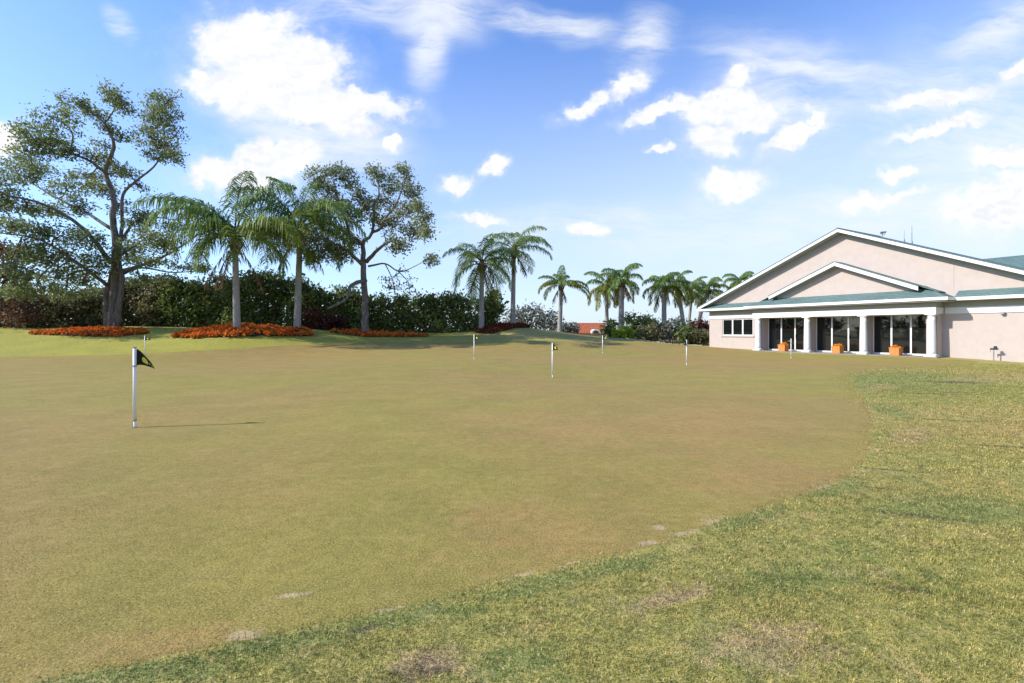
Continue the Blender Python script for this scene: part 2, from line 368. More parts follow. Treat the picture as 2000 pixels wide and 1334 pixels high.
def jag(poly):
    out = []
    for i, a in enumerate(poly):
        b = poly[(i+1) % len(poly)]; a = np.array(a, float); b = np.array(b, float); L = np.linalg.norm(b-a)
        dist = np.hypot(*((a+b)/2)); st = max(.05, dist*.025); n = max(1, int(L/st)); nrm = np.array((-(b-a)[1], (b-a)[0]))/max(L,1e-6)
        ph = rng.uniform(0, 6.28)
        for k in range(n):
            out.append(tuple(a+(b-a)*k/n+nrm*(rng.normal(0,.012)*max(1,dist*.12) if k else 0)))
    return out
poly = jag(poly)
def inside(x, y, pl=np.array(poly)):
    x0, y0 = pl[:,0], pl[:,1]; x1, y1 = np.roll(x0,-1), np.roll(y0,-1); r = np.zeros(len(x), bool)
    for a, b, c, d in zip(x0,y0,x1,y1):
        if b == d: continue
        cr = ((b > y) != (d > y)) & (x < (c-a)*(y-b)/(d-b)+a); r ^= cr
    return r
pts = list(poly)
rr = .7; k = 0
while rr < 3500:
    da = .035 if rr < 110 else .12
    for a in np.arange(0, 2*math.pi, da): pts.append((rr*math.sin(a+k*.017), rr*math.cos(a+k*.017)+.1))
    rr *= 1.035 if rr < 110 else 1.3; k += 1
edges = [(i, (i+1) % len(poly)) for i in range(len(poly))]
res = geometry.delaunay_2d_cdt([Vector(p) for p in pts], edges, [], 0, 1e-5)
V2 = np.array([tuple(v) for v in res[0]]); TF = np.array([f for f in res[2] if len(f) == 3])
cen = V2[TF].mean(1); ins = inside(cen[:,0], cen[:,1])
Zg = gz(V2[:,0], V2[:,1])
def sheet(name, faces, mat):
    us, inv = np.unique(faces, return_inverse=True)
    me = bpy.data.meshes.new(name)
    me.from_pydata([(V2[i,0],V2[i,1],Zg[i]) for i in us], [], inv.reshape(-1,3).tolist())
    bm = bmesh.new(); bm.from_mesh(me); bmesh.ops.recalc_face_normals(bm, faces=bm.faces)
    if sum(f.normal.z for f in bm.faces) < 0: bmesh.ops.reverse_faces(bm, faces=bm.faces)
    bm.to_mesh(me); bm.free(); me.polygons.foreach_set('use_smooth', [True]*len(me.polygons))
    return tag(link(name, me, mat), kind='structure')
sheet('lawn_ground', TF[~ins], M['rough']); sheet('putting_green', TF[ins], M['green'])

def blades(name, mat, want_green, bands, label):
    vs = []; vr = []
    for y0, y1, dens, h, w in bands:
        wid = 1.12*(y1); area = 2*wid*(y1-y0); n = int(area*dens)
        x = rng.uniform(-wid, wid, n); y = rng.uniform(y0, y1, n)
        ok = np.abs(x) < y*1.1+.15; x, y = x[ok], y[ok]
        js = .03+np.maximum(0, y-3)*.022; jx = x+rng.normal(0, 1, len(x))*js; jy = y+rng.normal(0, 1, len(x))*js
        ok = inside(jx, jy) == want_green; x, y = x[ok], y[ok]
        # patchy growth
        pt = np.sin(x*3.1+np.sin(y*2.3)*1.7)*np.sin(y*3.7+np.sin(x*1.9)*2.1)
        pt2 = np.sin(x*11+np.sin(y*9)*2)*np.sin(y*13+np.sin(x*7)*2)
        n = len(x); z = gz(x, y)
        a = rng.uniform(0, 2*math.pi, n); lean = rng.uniform(.15, 1.25, n)
        hh = h*rng.uniform(.5, 1.25, n)*(1+.25*pt+.2*pt2)
        tip = np.stack((x+np.cos(a)*hh*lean, y+np.sin(a)*hh*lean, z+hh*np.clip(1.1-.5*lean,.3,1)), -1)
        b = a+math.pi/2+rng.uniform(-.6,.6,n); ww = w*rng.uniform(.6,1.4,n)*.5
        l = np.stack((x+np.cos(b)*ww, y+np.sin(b)*ww, z-.002), -1); r = np.stack((x-np.cos(b)*ww, y-np.sin(b)*ww, z-.002), -1)
        vs.append(np.stack((l, r, tip), 1).reshape(-1,3))
        vr.append(np.clip(rng.normal(.45+.08*pt2, .27, n), 0, 1))
    o = np_mesh(name, np.concatenate(vs), 3, mat, None, np.concatenate(vr))
    return tag(o, label, 'grass', kind='stuff')
blades('rough_grass', M['brough'], False, [(1.5,3,17000,.017,.0042),(3,5,9000,.018,.006),(5,8,4500,.019,.009),(8,13,1800,.021,.014),(13,24,500,.022,.026)],
       'longer mottled green and straw rough grass around the putting green')
blades('green_turf', M['bgreen'], True, [(1.8,2.6,9000,.006,.003),(2.6,3.4,7000,.006,.0035),(3.4,4.2,5000,.006,.004),(4.2,5,3000,.006,.0045),(5,6,1500,.006,.005),(6,7.5,600,.006,.006)],
       'closely mown olive turf of the putting green near the viewer')

# ------------------------------------------------------------------ sky and light
EL = R(33.7); sd = Vector((-.983*math.cos(EL), -.18*math.cos(EL), math.sin(EL))).normalized()
w = bpy.data.worlds.new('World'); scene.world = w; w.use_nodes = True
w.node_tree.nodes.clear(); t = NT(w.node_tree)
wo = t.n('ShaderNodeOutputWorld')
sky = t.n('ShaderNodeTexSky', None, sky_type='NISHITA', sun_disc=False, sun_elevation=EL, sun_rotation=math.atan2(sd.x, sd.y), air_density=1.0, dust_density=.6, ozone_density=2.2, altitude=0)
dirv = t.n('ShaderNodeTexCoord').outputs['Generated']
sep = t.n('ShaderNodeSeparateXYZ', {0: dirv})
ys = t.math('MAXIMUM', sep.outputs[1], .04)
# cloud coordinates: direction divided by its northward component, in units of 1/944
U = t.math('MULTIPLY_ADD', t.math('DIVIDE', sep.outputs[0], ys), F, HX); Vv = t.math('MULTIPLY_ADD', t.math('DIVIDE', sep.outputs[2], ys), -F, HY)
uv = t.n('ShaderNodeCombineXYZ', {0: U, 1: Vv, 2: 0.}).outputs[0]
def warp(vec, sc, amp, det=3):
    nz = t.n('ShaderNodeTexNoise', {'Vector': vec, 'Scale': sc, 'Detail': det, 'Roughness': .6}).outputs[1]
    d = t.n('ShaderNodeVectorMath', {0: nz, 1: (.5,.5,.5)}, operation='SUBTRACT').outputs[0]
    d = t.n('ShaderNodeVectorMath', {0: d, 'Scale': amp}, operation='SCALE').outputs[0]
    return t.n('ShaderNodeVectorMath', {0: vec, 1: d}, operation='ADD').outputs[0]
def field(vec, ells):
    tot = None
    for cx, cy, rx, ry, ang in ells:
        m = t.n('ShaderNodeMapping', {'Vector': vec, 'Location': (cx,cy,0), 'Rotation': (0,0,R(ang)), 'Scale': (rx,ry,1e6)}, vector_type='TEXTURE').outputs[0]
        l = t.n('ShaderNodeVectorMath', {0: m}, operation='LENGTH').outputs['Value']
        tot = l if tot is None else t.n('ShaderNodeMath', {0: tot, 1: l, 2: .22}, operation='SMOOTH_MIN').outputs[0]
    return tot
uvf = t.n('ShaderNodeCombineXYZ', {0: U, 1: t.math('MULTIPLY', Vv, 1.35), 2: 3.}).outputs[0]
uvc = warp(warp(uv, .0085, 85), .03, 34)
cum = field(uvc, [(500,95,125,80,0),(600,130,85,75,15),(455,90,85,55,-10),(430,165,85,38,10),(470,200,60,30,10),(600,215,150,45,12),(700,205,110,30,10),(660,240,90,30,15),(520,40,60,35,0),(555,150,130,70,10),(610,100,60,45,20),
                  (490,330,130,50,-8),(570,305,75,35,0),(430,335,80,35,-12),(772,283,20,16,20),(885,365,36,17,0),(935,422,55,12,5),
                  (0,275,50,40,0),(955,330,38,18,-30),(1150,205,65,16,-22),(1235,170,45,24,-30),(1290,215,80,18,-15),(1420,210,90,40,-12),(1385,275,55,40,-5),(1450,150,40,28,-35),(1470,240,70,30,-15),
                  (1550,265,75,16,-28),(1590,225,30,16,-30),(1425,362,66,32,-10),(1830,190,120,22,-4),(1840,250,110,16,-14),(1960,305,75,30,5),(1940,400,100,45,0),(1985,145,40,14,-20),(1725,385,90,12,-12),(1755,340,36,12,-10),(1990,360,60,30,0),(1280,290,25,9,0),(1150,445,40,14,0)])
def cnoise(v): return t.math('ADD', t.math('MULTIPLY', t.noise(v, .016, 9, .64), .7), t.math('MULTIPLY', t.noise(v, .055, 6, .62), .3))
nzo = cnoise(t.n('ShaderNodeVectorMath', {0: uvf, 1: (-9,-13,0)}, operation='ADD').outputs[0])
nz = t.math('ADD', t.math('MULTIPLY', t.noise(uvf, .016, 9, .62), .75), t.math('MULTIPLY', t.noise(uvf, .055, 5, .6), .25))
cm = t.math('ADD', cum, t.math('MULTIPLY', t.math('SUBTRACT', nz, .5), 1.75))
dens = t.math('ADD', t.math('MULTIPLY', t.ramp(cm, 1.12, .55), .74), t.math('MULTIPLY', t.ramp(cm, 1.75, .6), .26))
# thin high cloud
uvs = warp(uv, .004, 110)
cir = field(uvs, [(870,30,110,70,-20),(845,100,45,75,12),(700,20,170,40,0),(1080,40,150,35,10),(1260,80,70,60,-40),(1650,150,260,60,15),(1950,70,120,60,-20),(230,50,26,45,-30),(620,250,190,60,15),
                  (1500,460,700,60,0),(1800,420,420,90,0),(1900,250,220,180,0),(1550,200,150,120,0)])
stm = t.n('ShaderNodeMapping', {'Vector': uvs, 'Rotation': (0,0,R(-28)), 'Scale': (.0035,.017,0)}).outputs[0]
cn = t.noise(stm, 1.0, 8, .70)
thin = t.math('MULTIPLY', t.ramp(cir, 1.5, .2), t.ramp(cn, .28, .72))
fan = field(uvs, [(860,30,95,55,-10),(848,95,38,75,10),(1060,38,130,22,6),(1265,75,45,45,-40),(1540,130,170,18,14),(1950,60,110,30,-20),(1990,150,60,20,-20),(600,255,200,45,12)])
thin2 = t.math('MULTIPLY', t.ramp(fan, 1.35, .3), t.ramp(cn, .15, .66))
# general milkiness towards the horizon and towards the right
el = t.math('DIVIDE', sep.outputs[2], t.math('MAXIMUM', t.math('SQRT', t.math('ADD', t.math('POWER', sep.outputs[0], 2.), t.math('POWER', sep.outputs[1], 2.))), .01))
veil = t.math('MULTIPLY', t.ramp(el, .68, .03), t.ramp(sep.outputs[0], -.75, .55, .28, .9))
nish = t.n('ShaderNodeVectorMath', {0: sky.outputs[0], 1: (.82,1.03,1.42)}, operation='MULTIPLY').outputs[0]
CLD = (8.6, 8.7, 8.9)
base = t.mix(veil, nish, (3.65,4.2,4.8))
base = t.mix(t.math('MULTIPLY', thin2, .7), base, (4.5,4.65,4.85))
base = t.mix(t.math('MULTIPLY', thin, .8), base, (4.35,4.6,4.9))
shade = t.math('ADD', t.math('MULTIPLY', t.ramp(t.math('SUBTRACT', nz, nzo), -.09, .07), .65), t.math('MULTIPLY', t.ramp(t.noise(uv, .011, 4), .35, .65), .35))
base = t.mix(dens, base, t.mix(shade, (4.25,4.38,4.62), (5.25,5.25,5.25)))
bg = t.n('ShaderNodeBackground', {'Color': base, 'Strength': .15})
t.t.links.new(bg.outputs[0], wo.inputs[0])
sl = bpy.data.lights.new('sun', 'SUN'); sl.energy = 4.6; sl.angle = R(.5); sl.color = (1,.95,.87)
so = bpy.data.objects.new('sun', sl); COL.objects.link(so); so.rotation_euler = (-sd).to_track_quat('-Z','Y').to_euler(); so.location = (-20,-5,20)

# ------------------------------------------------------------------ trees
def limb_tree(name, base, Y, limbs, clusters, label, leafm, barkm, seed, nsp=15, k=15, lsize=.26, spr=.36, sink=.4, group=None, ydepth=1.0):
    """limbs: (list of (px,py,dy), r0 px, r1 px); clusters: (px,py,rx,ry[,density])"""
    global rng
    rng = np.random.default_rng(seed)
    b = P(*base, Y); b.z = gz1(b.x, b.y)
    root = thing(name, b, label, 'tree', group)
    tr = MB(); nodes = []
    pm = Y/F
    for pl, r0, r1 in limbs:
        pp = [P(x, y, Y+dy) for x, y, dy in pl]
        if pl[0][:2] == base: pp[0].z = b.z-sink
        n = len(pp); rad = [(r0+(r1-r0)*(i/(n-1))**.7)*pm*.86 for i in range(n)]
        q, qr = crom(pp, rad, 5)
        for i in range(1, len(q)-1):
            q[i] = q[i]+Vector(rng.normal(0, .13, 3)*qr[i])
        if pl[0][:2] == base: qr[0] *= 1.3; qr[1] *= 1.12
        tr.tube(q, qr, 9); nodes += list(zip(q, qr))
    NP = np.array([tuple(q) for q, _ in nodes]); NR = np.array([r for _, r in nodes])
    Ls = []; Vs = []; tw = tr
    for cl in clusters:
        px, py, rx, ry = cl[:4]; den = cl[4] if len(cl) > 4 else 1.
        # depth follows the nearest limb, with the crown's own thickness
        q2 = np.stack((HX+F*NP[:,0]/NP[:,1], HY-F*(NP[:,2]-CAMZ)/NP[:,1]), -1)
        i = int(np.argmin(((q2-np.array((px,py)))**2).sum(1)))
        yy = NP[i,1]+rng.normal(0, 1.1)*ydepth
        c = P(px, py, yy); m = yy/F
        RX, RZ = rx*m*.86, ry*m*1.02; RY = max(RX, 1.2)*ydepth
        ns = max(4, int(nsp*den*(RX*RZ)**.5*1.25*1.6))
        p, v, cc = blob(c, RX, RY, RZ, ns, k, spr, .35)
        Ls.append(p); Vs.append(v)
        # boughs and twigs from the limb into the cluster
        start = Vector(NP[i]); mid = start.lerp(c, .55)+Vector(rng.normal(0,.25,3))
        tw.tube(crom([start, mid, c], [min(.09,NR[i]*.7), .055, .03], 3)[0], crom([start, mid, c], [min(.09,NR[i]*.7), .055, .03], 3)[1], 5, False)
        for j in rng.choice(len(cc), min(len(cc), 9), False):
            e = Vector(cc[j]); s_ = mid.lerp(c, rng.uniform(0,1)); mm = s_.lerp(e,.5)+Vector(rng.normal(0,.18,3))
            tw.tube([s_, mm, e], [.03,.02,.01], 4, False)
    P_ = np.concatenate(Ls); V_ = np.concatenate(Vs)
    obj('trunk', tr, M[barkm], root, True)
    np_mesh('crown', leaves(P_, lsize, .5, .2), 4, M[leafm], root, V_)
    return root

limb_tree('oak_tree', (218,640), 38.5, [
  ([(218,640,0),(224,560,0),(227,500,0),(221,430,0),(222,386,0),(206,336,0),(220,297,-.3),(221,274,-.5),(204,241,-.8),(178,220,-1),(141,194,-1)], 10.5, 1),
  ([(210,640,0),(206,585,.2),(216,545,.3),(226,505,0)], 6.5, 4.5),
  ([(228,640,0),(234,590,-.3),(238,545,-.3),(233,500,0),(238,440,.3),(240,380,.5),(273,348,1),(305,320,1.5),(320,280,2),(316,215,2.3)], 7.5, .8),
  ([(204,241,-.8),(222,215,-1.5),(226,183,-2)], 2, .7),
  ([(218,515,0),(171,455,-1),(128,421,-2),(73,395,-3),(0,378,-4),(-70,360,-5)], 5.5, 1.2),
  ([(216,446,0),(162,412,1),(102,382,2),(55,352,3),(13,322,4)], 4.2, .8),
  ([(209,339,0),(175,314,-1),(141,297,-1.5),(141,258,-2),(107,228,-2.5)], 4, .8),
  ([(141,297,-1.5),(90,290,-2),(50,280,-3)], 2, .7),
  ([(236,530,0),(299,510,-1.5),(342,489,-2.5),(385,460,-3),(412,450,-3)], 4.2, .8),
  ([(239,535,0),(278,523,1.5),(338,532,3),(412,527,4)], 3.6, .7),
  ([(208,556,0),(141,506,-2),(77,468,-3.5),(0,455,-5)], 4.5, 1),
  ([(238,470,.2),(262,435,1),(300,425,2),(345,430,2.5)], 4, .8),
  ([(233,500,0),(262,480,-2),(300,455,-3.5)], 4, .8)],
 [(110,235,50,28),(150,205,30,16),(70,265,45,28),(58,300,40,28),(112,285,45,22),(30,330,45,30),(80,338,45,22),(5,360,35,38),(140,300,30,18,.7),
  (225,190,28,20),(244,212,16,16,.8),(190,225,22,13),(213,252,18,12,.8),(238,262,12,10,.6),(205,285,12,9,.5),
  (310,200,30,24),(330,228,24,24),(300,238,28,24),(290,270,32,22),(322,288,28,18),(338,308,20,13),(300,306,20,10,.8),(345,262,12,16,.5),(335,190,12,10,.4),
  (190,310,30,16),(222,332,25,13,.7),(170,350,45,16),(130,370,45,16),(200,368,30,16),(250,335,24,13,.7),(265,362,14,9,.6),
  (40,400,50,16),(92,412,40,12),(20,440,40,16),(62,448,40,13),(150,402,30,16),(231,402,13,22,.7),(-40,400,50,38),(-50,320,45,45),(-60,460,60,30),
  (120,460,50,20),(172,470,36,24),(90,490,50,24),(140,512,52,24),(188,520,30,24),(58,500,40,24),(110,540,42,18),(162,546,32,16),(30,530,35,20,.8),(80,565,40,14),(130,575,35,14,.9),(180,570,20,12,.8),(30,570,35,16),
  (270,440,35,16),(300,462,45,16),(260,482,35,16),(322,480,30,15),(290,508,40,13),(350,520,40,9,.7),(244,500,18,18),(280,420,20,10,.8),(390,522,25,9,.7),(272,545,28,13),(330,440,22,10,.7)],
 'tallest tree, a broad spreading live oak with thick trunk behind the leftmost flower bed', 'oak', 'bark', 11, nsp=19, k=20, lsize=.22, spr=.26)

limb_tree('oak_tree', (712,651), 40, [
  ([(712,651,0),(713,600,0),(710,528,0),(709,489,0),(710,472,0),(727,454,.5),(731,399,1),(740,385,1.2),(738,345,1.2)], 9.5, 1),
  ([(708,517,0),(677,489,-1.5),(651,476,-2.5),(615,478,-3)], 5, .9),
  ([(709,478,0),(683,457,1),(644,438,2),(602,425,2.5)], 5, .9),
  ([(683,457,1),(668,410,.5),(655,370,0),(650,338,0)], 3.5, .8),
  ([(716,511,0),(747,480,-1.5),(775,470,-2.5),(808,480,-3)], 5, .9),
  ([(727,454,.5),(745,445,-.5),(749,431,-1),(783,422,-2),(825,432,-3)], 4, .8),
  ([(749,431,-1),(775,395,-.5),(792,350,0),(790,328,0)], 3, .7),
  ([(714,548,0),(686,557,-2),(677,583,-3),(652,597,-3.5),(640,602,-3.7)], 5, 1.8),
  ([(720,520,0),(752,515,1.5),(778,530,2),(800,525,2.5),(838,505,3)], 2.6, .6),
  ([(752,515,1.5),(766,545,1.5),(770,572,1.5)], 1.5, .5),([(778,530,2),(798,552,2),(800,572,2)], 1.3, .5)],
 [(620,345,26,18),(655,334,26,13),(682,350,22,20),(640,370,30,16),(620,400,34,20),(660,400,32,20),(630,430,30,16),(662,452,34,16),(608,460,24,18),(640,482,34,16),(692,422,22,16),(700,382,22,16,.8),(610,500,24,13),(655,502,24,13),(680,490,16,10,.7),
  (735,342,24,15),(762,360,28,17),(790,336,13,18),(802,370,28,18),(750,400,32,16),(790,410,34,18),(826,430,20,16),(802,450,30,15),(760,440,30,15),(832,456,13,10),(780,482,28,10,.8),(716,402,20,16),(730,430,18,13,.7),(842,506,13,15,.8),(690,470,18,12,.7),(815,400,20,14,.8),(770,470,20,9,.6),(775,540,34,22,.16),(800,560,20,16,.12),(760,565,20,14,.12)],
 'rounded oak on a straight trunk in the third flower bed, right of the tall palms', 'oak2', 'bark', 12, nsp=19, k=20, lsize=.23, spr=.27)

def palm(base, Y, crown, fr, trad, label, seed, L=4., leafl=.85, group='queen palms around the putting green', fronds=None, n=15, mats=('palm','palmblue'), gold=0, dry=2, lean=0, hang=1., lw=.048):
    global rng
    rng = np.random.default_rng(seed); rnd = random.Random(seed)
    b = P(*base, Y); b.z = gz1(b.x, b.y)
    c = P(*crown, Y)
    root = thing('palm_tree', b, label, 'palm tree', group)
    h = c.z-b.z
    mb = MB(); q = []; rd = []
    for i in range(15):
        f = i/14; p = b.lerp(c, f); p.x += lean*math.sin(f*math.pi); p.z = b.z-.3+(h+.3)*f
        q.append(p); rd.append(trad*(1.0-.28*f)*(1+.16*math.exp(-f*14))*(1+.03*(i % 2)))
    mb.tube(q, rd, 12); obj('trunk', mb, M['palmbark'], root, True)
    # old leaf bases under the crown
    bt = MB()
    for i in range(16):
        a = i*2.4; z = -.15*L*rnd.uniform(.2,1); s0 = c+Vector((math.cos(a)*trad*.6, math.sin(a)*trad*.6, z))
        e = s0+Vector((math.cos(a)*.42, math.sin(a)*.42, .75))*rnd.uniform(.6,1.1)*L/5
        bt.tube([s0, s0.lerp(e,.5)+Vector((0,0,-.03)), e], [trad*.42,trad*.3,trad*.1], 5)
    bt.tube([c+Vector((0,0,-.16*L)), c, c+Vector((0,0,.12*L))], [trad*.85,trad*1.05,trad*.5], 10)
    obj('leaf_bases', bt, M['boots'], root, True)
    if fronds is None:
        fronds = []
        for i in range(n):
            a = i*137.5+rnd.uniform(-18,18); e = 80-115*(i/(n-1))**.95+rnd.uniform(-7,7)
            fronds.append((a, e, rnd.uniform(.85,1.1), rnd.uniform(.85,1.25)))
    for i, fr_ in enumerate(fronds):
        a, e, ll, dr = fr_[:4]; mt = fr_[4] if len(fr_) > 4 else (mats[1] if e > 40 or rnd.random() < .35 else mats[0])
        if gold and e < 5 and rnd.random() < gold: mt = 'palmgold'
        a = R(a); e = R(e); N_ = 22; p = c+Vector((0,0,.05*L)); stp = L*ll/N_
        hd = Vector((math.cos(a), math.sin(a), 0)); ang = e; ax = []; dirs = []
        for k in range(N_+1):
            ax.append(p.copy()); d = hd*math.cos(ang)+Vector((0,0,1))*math.sin(ang); dirs.append(d)
            p = p+d*stp
            ang -= dr*(.035+.115*(k/N_))*(1 if ang > R(-78) else 0)
        side = Vector((-math.sin(a), math.cos(a), 0))
        rb = MB(); rb.tube(ax, [max(.006,.055*(1-k/N_*.95))*L/5 for k in range(N_+1)], 5)
        # leaflets: two bends each, drooping, in several planes
        m = int(78*ll); ts = np.linspace(.16, .995, m); vs = []; vr = []
        fv = rng.normal(.45,.15)
        for tt in ts:
            x = tt*N_; k = min(int(x), N_-1); f = x-k
            pp = ax[k].lerp(ax[k+1], f); d = dirs[k]; up = side.cross(d)
            if up.z < 0 and abs(d.z) < .98: up = -up
            for sg in (-1, 1):
                ln = leafl*(1.15*math.sin(math.pi*min(1,(tt*.86+.12)))**.6)*rng.uniform(.8,1.15)*L/4
                o = (side*sg*rng.uniform(.65,1.)+up*rng.uniform(-.15,.6)+d*rng.uniform(.35,.75)).normalized()
                p1 = pp+o*ln*.42; o2 = (o*.75+Vector((0,0,-1))*rng.uniform(.7,1.3)*hang).normalized()
                p2 = p1+o2*ln*.36; p3 = p2+(o2*.5+Vector((0,0,-1))*.8).normalized()*ln*.32
                wv = (d*.8+Vector(rng.normal(0,.35,3))).normalized()*lw*.5*L/4
                vs += [pp-wv*.5, pp+wv*.5, p1+wv, p1-wv, p1-wv, p1+wv, p2+wv*.8, p2-wv*.8, p2-wv*.8, p2+wv*.8, p3+wv*.15, p3-wv*.15]
                g = min(1,max(0,fv+rng.normal(0,.16))); vr += [g,g,g]
        fo = np_mesh('frond', [tuple(v) for v in vs], 4, M[mt], root, np.array(vr))
        obj('rachis', rb, M['boots'] if mt == 'palmdry' else M['palmgold'], fo, True)
    for i in range(dry):
        a = rnd.uniform(0, 6.28); s0 = c+Vector((math.cos(a)*trad,math.sin(a)*trad,-.1*L)); vs = []; vr = []
        for j in range(60):
            f = j/60; p0 = s0+Vector((math.cos(a)*.25*L*f**.7, math.sin(a)*.25*L*f**.7, -.42*L*f))
            o = Vector((rng.normal(0,.25),rng.normal(0,.25),-1)); wv = Vector(rng.normal(0,1,3)).normalized()*.035
            vs += [p0-wv, p0+wv, p0+o*.5+wv*.4, p0+o*.5-wv*.4]; vr.append(rng.random())
        np_mesh('frond', [tuple(v) for v in vs], 4, M['palmdry'], root, np.array(vr))
    return root
GP = 'queen palms around the putting green'
palm((463,643), 35.2, (459,470), 0, .26, 'tall palm with pale trunk rising from the bright orange flower bed, nearer the broad oak', 21, L=6.6, fronds=[
  (100,86,1.0,.55,'palmblue'),(20,78,.95,.8,'palmblue'),(178,58,1.0,.95,'palmblue'),(200,50,1.08,.85,'palmblue'),(165,44,1.05,.95),(215,46,.95,1.1),(190,30,.85,1.3),(150,35,.85,1.2),(245,35,.7,1.3),
  (170,12,.7,1.4),(205,-2,.62,1.2),(5,38,.95,.95),(-20,30,1.0,.95),(25,22,.92,1.0),(-35,12,.85,1.0),(12,2,.75,1.05),(60,40,.85,1.1),(120,40,.85,1.2),(-60,15,.7,1.3)], dry=4)
palm((580,645), 38, (586,452), 0, .27, 'tall palm at the right end of the bright orange bed, in front of the oak', 22, L=5.7, fronds=[
  (165,80,.95,.6,'palmblue'),(70,86,.9,.55),(200,62,1.1,.95,'palmblue'),(178,48,.95,1.1),(220,52,1.,1.1),(100,60,1.,1.),(15,58,1.,1.05),(-30,50,1.,1.1),(10,32,1.05,1.0),(-60,35,.9,1.2),(-15,18,1.0,1.0),
  (30,8,.95,.95),(-70,5,.8,1.1,'palmgold'),(190,20,.8,1.2),(160,0,.75,1.1),(-100,-10,.7,1.1),(5,-15,.85,.8),(130,30,.85,1.2),(-40,-25,.75,.9)], dry=3)
palm((940,645), 44, (941,518), 0, .27, 'tallest palm right of the hedge, with a full drooping crown beside the dark red bed', 23, L=4.5, hang=.7, leafl=.75, n=17, dry=3)
palm((1001,637), 46, (1004,492), 0, .25, 'tall palm on the crest of the dark red bed, with an airy crown reaching right', 24, L=4.15, hang=.7, leafl=.75, fronds=[(0,70,1.,.9),(20,50,1.,1.),(-20,38,1.05,1.),(5,20,1.,.8),(40,60,.9,1.),(170,60,.9,1.),(190,35,.9,1.1),(90,70,.9,.9),
  (140,20,1.,1.),(200,-20,.95,.7),(210,-35,1.,.5),(-40,-15,.85,.9),(-80,20,.8,1.1),(60,0,.8,1.2),(120,-35,.9,.6)], dry=2)
palm((1093,647), 50, (1096,560), 0, .25, 'small palm standing alone on the mound, with yellowing lower fronds', 25, L=2.75, hang=.7, leafl=.75, fronds=[(80,80,1.,.5),(60,62,.85,.8),(110,66,.9,.8),(180,50,1.,.8),(165,25,1.05,1.),(200,20,1.15,1.,'palmgold'),(215,0,1.1,.9,'palmgold'),(0,28,1.2,.9),(-15,12,1.35,.85,'palmgold'),
  (140,40,.9,1.),(30,40,.9,1.),(-90,30,.8,1.),(10,5,1.35,.75)], dry=3, lw=.08)
palm((1186,655), 55, (1184,562), 0, .24, 'palm leaning its crown left above the tiled roof, with yellow-green lower fronds', 26, L=3.3, n=13, gold=.5, dry=1, lw=.08)
palm((1213,655), 52, (1214,552), 0, .33, 'stout palm with pinkish sunlit trunk behind the lime shrub', 27, L=3.1, n=15, gold=.35, dry=4, lw=.08)
palm((1297,655), 53, (1297,562), 0, .30, 'palm with a blue-green top and yellow-green skirt among the dark shrubs', 28, L=3.2, n=15, gold=.5, dry=2, lw=.08)
palm((1337,655), 54, (1322,560), 0, .26, 'leaning palm with dark trunk, crown tilted left, left of the clubhouse', 29, L=2.8, n=12, gold=.3, dry=1, lean=.15, lw=.08)
palm((1341,655), 57, (1352,572), 0, .20, 'slender palm crossing behind the leaning dark trunk', 30, L=2.6, n=11, gold=.3, dry=1, lw=.08)
palm((1358,655), 58, (1384,568), 0, .25, 'palm leaning right towards the corner of the clubhouse roof', 31, L=2.9, n=14, gold=.35, dry=1, lean=-.2, lw=.08)
palm((1446,655), 66, (1446,556), 0, .27, 'palm whose crown shows above the left slope of the clubhouse roof', 32, L=3.1, n=13, gold=.3, dry=0, lw=.1)

# hedges and shrubs
def shrub(name, label, cat, cl, leafm, seed, Y, lsize=.24, k=13, dens=1., spr=.3, yr=1.3, group=None, stem=True, basey=None, core=True):
    """cl: (px,py,rx,ry) lobes of one plant at depth Y"""
    global rng
    rng = np.random.default_rng(seed)
    xs = sum(c[0] for c in cl)/len(cl); b = P(xs, 650, Y); b.z = gz1(b.x, b.y)
    root = thing(name, b, label, cat, group)
    Ls = []; Vs = []; big = []; bv = []; st = MB(); m = Y/F
    for c in cl:
        px, py, rx, ry = c[:4]; yy = Y+rng.normal(0,.35)
        ctr = P(px, py, yy); RX, RZ = rx*m, ry*m; RY = min(RX, yr)
        n = int(dens*30*max(RX*RZ,.05)**.75)+4
        p, v, _ = blob(ctr, RX, RY, RZ, n, k, spr, .6)
        Ls.append(p); Vs.append(v)
        if core:
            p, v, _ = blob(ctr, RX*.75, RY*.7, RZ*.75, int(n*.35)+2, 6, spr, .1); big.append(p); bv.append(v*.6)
        if stem:
            g = gz1(ctr.x, ctr.y)
            for j in range(2):
                x = ctr.x+rng.normal(0,RX*.3); st.tube([(x, ctr.y, g-.2),(x+rng.normal(0,.15), ctr.y, (g+ctr.z)/2),(ctr.x+rng.normal(0,RX*.4), ctr.y, max(ctr.z, g+.3))], [.05,.04,.02], 5, False)
    if stem: obj('stems', st, M['twig'], root, True)
    P_ = np.concatenate(Ls); V_ = np.concatenate(Vs); q = leaves(P_, lsize, .55, .1)
    if core:
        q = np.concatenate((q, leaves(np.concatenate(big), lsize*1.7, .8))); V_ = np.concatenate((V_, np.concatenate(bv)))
    zz = np.repeat(gz(q[::4,0], q[::4,1]), 4); q[:,2] = np.maximum(q[:,2], zz+rng.uniform(0,.1,len(zz)))
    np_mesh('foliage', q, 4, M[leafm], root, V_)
    return root
def hedge_lobes(x0, x1, top, base, seed, step=20):
    r = random.Random(seed); out = []
    x = x0
    while x < x1:
        tp = top(x)+r.uniform(-7,5)
        y = tp+18
        while y < base+4:
            out.append((x+r.uniform(-8,8), y+r.uniform(-4,4), r.uniform(17,25), r.uniform(15,21))); y += 23
        x += step
    return out
def lerp_top(*pts):
    xs = [p[0] for p in pts]; ys = [p[1] for p in pts]
    return lambda x: float(np.interp(x, xs, ys))
